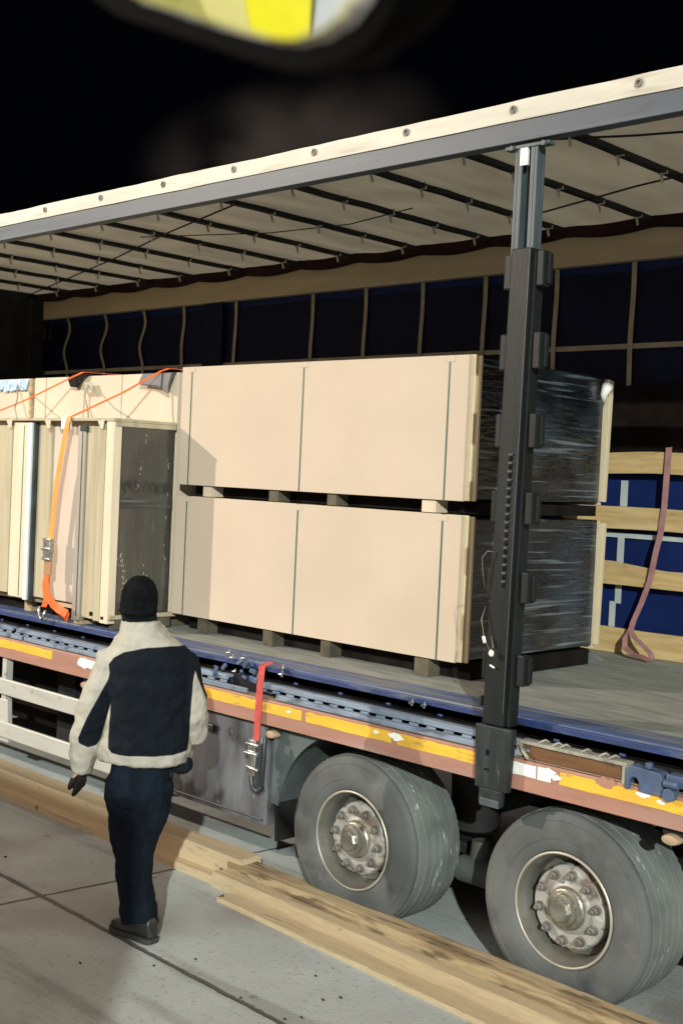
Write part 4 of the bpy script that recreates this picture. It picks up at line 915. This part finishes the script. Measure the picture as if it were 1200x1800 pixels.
q = n.nodes.new('ShaderNodeMapRange'); q.inputs[1].default_value = -.002; q.inputs[2].default_value = .002; L.new(at.outputs['Fac'], q.inputs[0])
x = n.nodes.new('ShaderNodeMix'); x.data_type = 'RGBA'; x.inputs['B'].default_value = (.006,.0085,.0135,1)
L.new(src, x.inputs['A']); L.new(q.outputs[0], x.inputs['Factor']); L.new(x.outputs['Result'], bs.inputs['Base Color'])
remeshed(jk, 'jacket', jm, person, voxel=.0075, smooth_it=3, disp=.034, dscale=.085, attr={'navy': f_navy})
# collar lining
cl = MB(); cl.loft([ell_ring(-.103,.012,1.55,.084,.082), ell_ring(-.112,.016,1.616,.088,.086)]); cl.build('collar_lining', M['navy'], person, smooth='auto', bevel=.008)
# trousers
tq = MB()
tq.loft([ell_ring(-.065,0,.90,.15,.12), ell_ring(-.075,0,.80,.150,.125), ell_ring(-.08,.005,.72,.142,.12), ell_ring(-.08,.01,.66,.11,.10)])
tq.tube([(-.15,.0,.80),(-.15,.05,.64),(-.135,.10,.47),(-.105,.16,.28),(-.075,.21,.13),(-.065,.22,.075)], [.10,.096,.088,.080,.080,.074], 18)
tq.tube([(.0,.0,.80),(-.025,.01,.64),(-.075,.02,.47),(-.085,.0,.30),(-.055,-.02,.15),(-.045,-.03,.085)], [.10,.104,.100,.090,.088,.090], 18)
for z, s_ in ((.135,.085),(.115,-.02),(.16,.04)): tq.tube([(-.13,-.07+s_*.1,z),(-.06,-.105,z-.012),(.02,-.08,z+.004)], [.008,.014,.008], 8)
remeshed(tq, 'trousers', M['trouser'], person, voxel=.009, smooth_it=4, disp=.034, dscale=.10)
# cap
hm = MB(); hm.ellipsoid((-.113,.018,1.704), (.091,.110,.104)); hm.loft([ell_ring(-.113,.012,1.600,.076,.092,p=2.1), ell_ring(-.113,.012,1.62,.088,.103,p=2.1), ell_ring(-.113,.012,1.66,.093,.108,p=2.1), ell_ring(-.113,.013,1.72,.090,.106,p=2.1)])
hm.tube([(-.20,-.02,1.635),(-.165,-.085,1.63),(-.113,-.102,1.628),(-.06,-.085,1.63),(-.025,-.02,1.635)], .010, 8)
remeshed(hm, 'knit_cap', M['hat'], person, voxel=.006, smooth_it=3, disp=.008, dscale=.03)
# shoes
def shoe(ax, ay, az, ang, parent):
    T = Matrix.Translation((ax, ay, az)) @ Matrix.Rotation(ang, 4, 'Z')
    s_ = MB(); secs = [(-.055,.028,.060,.02),(-.045,.038,.105,.0),(0,.042,.115,.0),(.05,.044,.090,.0),(.10,.048,.066,.0),(.16,.050,.056,.0),(.205,.040,.046,.0),(.235,.020,.032,.0)]
    rings = []
    for yy, hw, h, zz in secs:
        rings.append([T @ Vector((hw*math.copysign(abs(math.cos(a))**.8, math.cos(a)), yy, .018 + zz*.5 + h*.5 + h*.5*math.copysign(abs(math.sin(a))**.7, math.sin(a)))) for a in [k*math.pi/8 for k in range(16)]])
    s_.loft(rings); o = remeshed(s_, 'shoe', M['shoe'], parent, voxel=.006, smooth_it=3)
    o['local'] = 1
    t_ = MB(); rings = []
    for yy, hw in ((-.062,.025),(-.05,.042),(0,.045),(.06,.042),(.11,.050),(.165,.054),(.21,.044),(.243,.02)):
        rings.append([T @ Vector(p_) for p_ in ((-hw,yy,-az+.0),(hw,yy,-az+.0),(hw,yy,-az+.026),(-hw,yy,-az+.026))])
    t_.loft(rings); t_.build('sole', M['sole'], o, bevel=.004)
shoe(-.005,-.055,.0, R(52), person); shoe(-.03,.21,.0, R(30), person)
# glove and the bag at his hip
gv = MB(); hand(gv, (-.372,.035,.835), (-.03,.06,-1), (.55,.8,0), ex=.003); remeshed(gv, 'glove', M['glove'], person, voxel=.004, smooth_it=2)
bg_ = MB(); bg_.ellipsoid((.13,.0,.875), (.06,.06,.05)); bg_.box(.06,.175,-.05,.05,.85,.92)
o = remeshed(bg_, 'hip_bag', M['navy'], person, voxel=.008, smooth_it=4)
cd_ = MB(); cd_.tube([(.085,-.0,.84),(.086,-.012,.76),(.082,-.015,.68),(.075,-.015,.665),(.092,-.015,.66)], .005, 6); cd_.build('drawcord', M['navy'], person, smooth=True)

# ================================================================== the viewer's own wing mirror, close above
def ray_pt(px, py, dist):
    return Vector(cam.location) + (fwd + rgt*(px-600)/2166.49 - upv*(py-900)/2166.49).normalized()*dist
mc = Vector((2.552, -4.1574, 2.6132))
nrm = Vector((-.246, -.901, -.357)).normalized()
ux = rgt - nrm*rgt.dot(nrm); ux.normalize(); uy = ux.cross(nrm); uy = uy if uy.dot(upv) > 0 else -uy
GL = [(-0.1669, -0.0514), (-0.1354, -0.05), (-0.0669, -0.0456), (0.008, -0.0415), (0.0361, -0.0388), (0.06, -0.0343), (0.0874, -0.0241), (0.1081, -0.0109), (0.1209, 0.0036), (0.1267, 0.0189), (0.1218, 0.0388), (0.1047, 0.0522), (0.0694, 0.056), (-0.001, 0.0501), (-0.1007, 0.0318), (-0.1886, 0.0044), (-0.2311, -0.0249), (-0.2112, -0.0458)]
def mirror_shape(off=0):
    n = len(GL); P = []
    for i in range(n):
        a, c = Vector(GL[i-1]), Vector(GL[(i+1) % n]); t = (c-a).normalized(); o_ = Vector((t.y, -t.x))
        P.append(Vector(GL[i]) + o_*off)
    return P
mt = empty('wing_mirror', mc); tag(mt, 'blurred black wing mirror close overhead, reflecting the added yellow and white lorry', 'mirror')
b = MB(); S0 = mirror_shape(0); cc = sum(S0, Vector((0,0)))/len(S0)
b.loft([[mc + ux*(cc.x+(p.x-cc.x)*f) + uy*(cc.y+(p.y-cc.y)*f) + nrm*(-.0002*f*f) for p in S0] for f in (1.0,.8,.6,.4,.2,.05)], cap=True)
b.build('mirror_glass', M['mirror_glass'], mt, smooth=True)
b = MB(); rings = []
for off, dp in ((.0003,-.0035),(.001,.0003),(.006,.001),(.010,-.004),(.011,-.02),(.004,-.04),(-.012,-.05)):
    rings.append([mc + ux*p.x + uy*p.y + nrm*dp for p in mirror_shape(off)])
b.loft(rings, cap=False); b._f([b.b.verts.new(p) for p in rings[-1]]); b.build('mirror_housing', M['housing'], mt, smooth='auto')

# added lorries: one fills the mirror and blocks the flood, one casts shade
ly = empty('added_mirror_lorry', (-6.5,-6.3,0)); tag(ly, 'yellow and white lorry added behind the viewer to fill the mirror and block light', 'lorry')
T = Matrix.Translation((-4.2, -6.3, 0))
def lb(name, dims, m, bev=.02):
    return MB().box(*dims, T=T).build(name, m, ly, bevel=bev)
lb('cargo_box', (-5.6,-.03,-1.25,1.25,.9,3.55), M['lorry_yellow'], .04)
def mirror_band(m, ya, sa, yb, sb_):
    # slanted livery stripe added to shape the mirror reflection: edge a at y=ya + sa*(z-2.3), edge b likewise
    q = MB(); P = [(y0_ + k_*(z-2.3), z) for (y0_, k_, zs) in ((ya, sa, (1.7,3.0)), (yb, sb_, (3.0,1.7))) for z in zs]
    q.loft([[(x_, y, z) for y, z in P] for x_ in (-4.228, -4.222)]); q.build('reflection_stripe', m, ly)
mirror_band(M['lorry_white'], -7.1, 0, -6.545, -.91)
mirror_band(M['lorry_yellow'], -6.540, -.91, -6.025, -.55)
mirror_band(M['lorry_pale'], -6.020, -.55, -5.815, -.28)
mirror_band(M['lorry_tan'], -5.810, -.28, -5.5, 0)
lb('cab', (-7.4,-5.75,-1.2,1.2,.6,3.0), M['lorry_yellow'], .12)
lb('chassis', (-7.2,-.1,-.9,.9,.45,.89), M['chassis'])
for a in (-10.8,-6.0):
    for yy in (-5.25,-7.35): MB().lathe_y([(.2,yy-.15),(.48,yy-.14),(.5,yy-.1),(.5,yy+.1),(.48,yy+.14),(.2,yy+.15)], a, .5, 32).build('wheel', M['tyre'], ly, smooth='auto')
bx = empty('added_shade_lorry', (2.2,-8.4,0)); tag(bx, 'box lorry added unseen behind the viewer to shade the yard', 'lorry')  # unseen lorry added to throw shade on the concrete at lower left
MB().box(.6,4.65,-9.6,-7.2,1.0,3.95).build('cargo_box', M['lorry_white'], bx, bevel=.03)
MB().box(-1.3,.5,-9.5,-7.3,.5,3.0).build('cab', M['lorry_white'], bx, bevel=.15)
MB().box(.6,4.6,-9.3,-7.4,.45,.99).build('chassis', M['chassis'], bx)
for a in (-.4, 3.7):
    for yy in (-7.45,-9.35): MB().lathe_y([(.2,yy-.15),(.48,yy-.14),(.5,yy-.1),(.5,yy+.1),(.48,yy+.14),(.2,yy+.15)], a, .5, 32).build('wheel', M['tyre'], bx, smooth='auto')

# ================================================================== steam drifting behind the trailer
sm = MB(); sm.ellipsoid((-10.9,8.0,7.2), (3.6,1.2,1.1), n=32, m=16)
mm = bpy.data.materials.new('steam'); mm.use_nodes = True; n = mm.node_tree; n.nodes.clear(); L = n.links
o_ = n.nodes.new('ShaderNodeOutputMaterial'); pv = n.nodes.new('ShaderNodeVolumePrincipled'); pv.inputs['Color'].default_value = (.75,.62,.55,1)
tcn = n.nodes.new('ShaderNodeTexCoord'); nz = n.nodes.new('ShaderNodeTexNoise'); nz.inputs['Scale'].default_value = .75; nz.inputs['Detail'].default_value = 4
L.new(tcn.outputs['Object'], nz.inputs['Vector'])
mpn = n.nodes.new('ShaderNodeMapping'); mpn.inputs['Location'].default_value = (10.9/3.6, -8/1.2, -7.2/1.1); mpn.inputs['Scale'].default_value = (1/3.6, 1/1.2, 1/1.1)
L.new(tcn.outputs['Object'], mpn.inputs[0]); ln = n.nodes.new('ShaderNodeVectorMath'); ln.operation = 'LENGTH'; L.new(mpn.outputs[0], ln.inputs[0])
fo = n.nodes.new('ShaderNodeMapRange'); fo.inputs[1].default_value = 1; fo.inputs[2].default_value = .3; L.new(ln.outputs['Value'], fo.inputs[0])
th = n.nodes.new('ShaderNodeMapRange'); th.inputs[1].default_value = .40; th.inputs[2].default_value = .75; th.inputs[4].default_value = .11; L.new(nz.outputs[0], th.inputs[0])
mu = n.nodes.new('ShaderNodeMath'); mu.operation = 'MULTIPLY'; L.new(fo.outputs[0], mu.inputs[0]); L.new(th.outputs[0], mu.inputs[1])
L.new(mu.outputs[0], pv.inputs['Density']); L.new(pv.outputs[0], o_.inputs['Volume'])
tag(sm.build('steam', mm, smooth=True), 'faint steam drifting in the dark above the trailer roof', 'steam', kind='stuff')
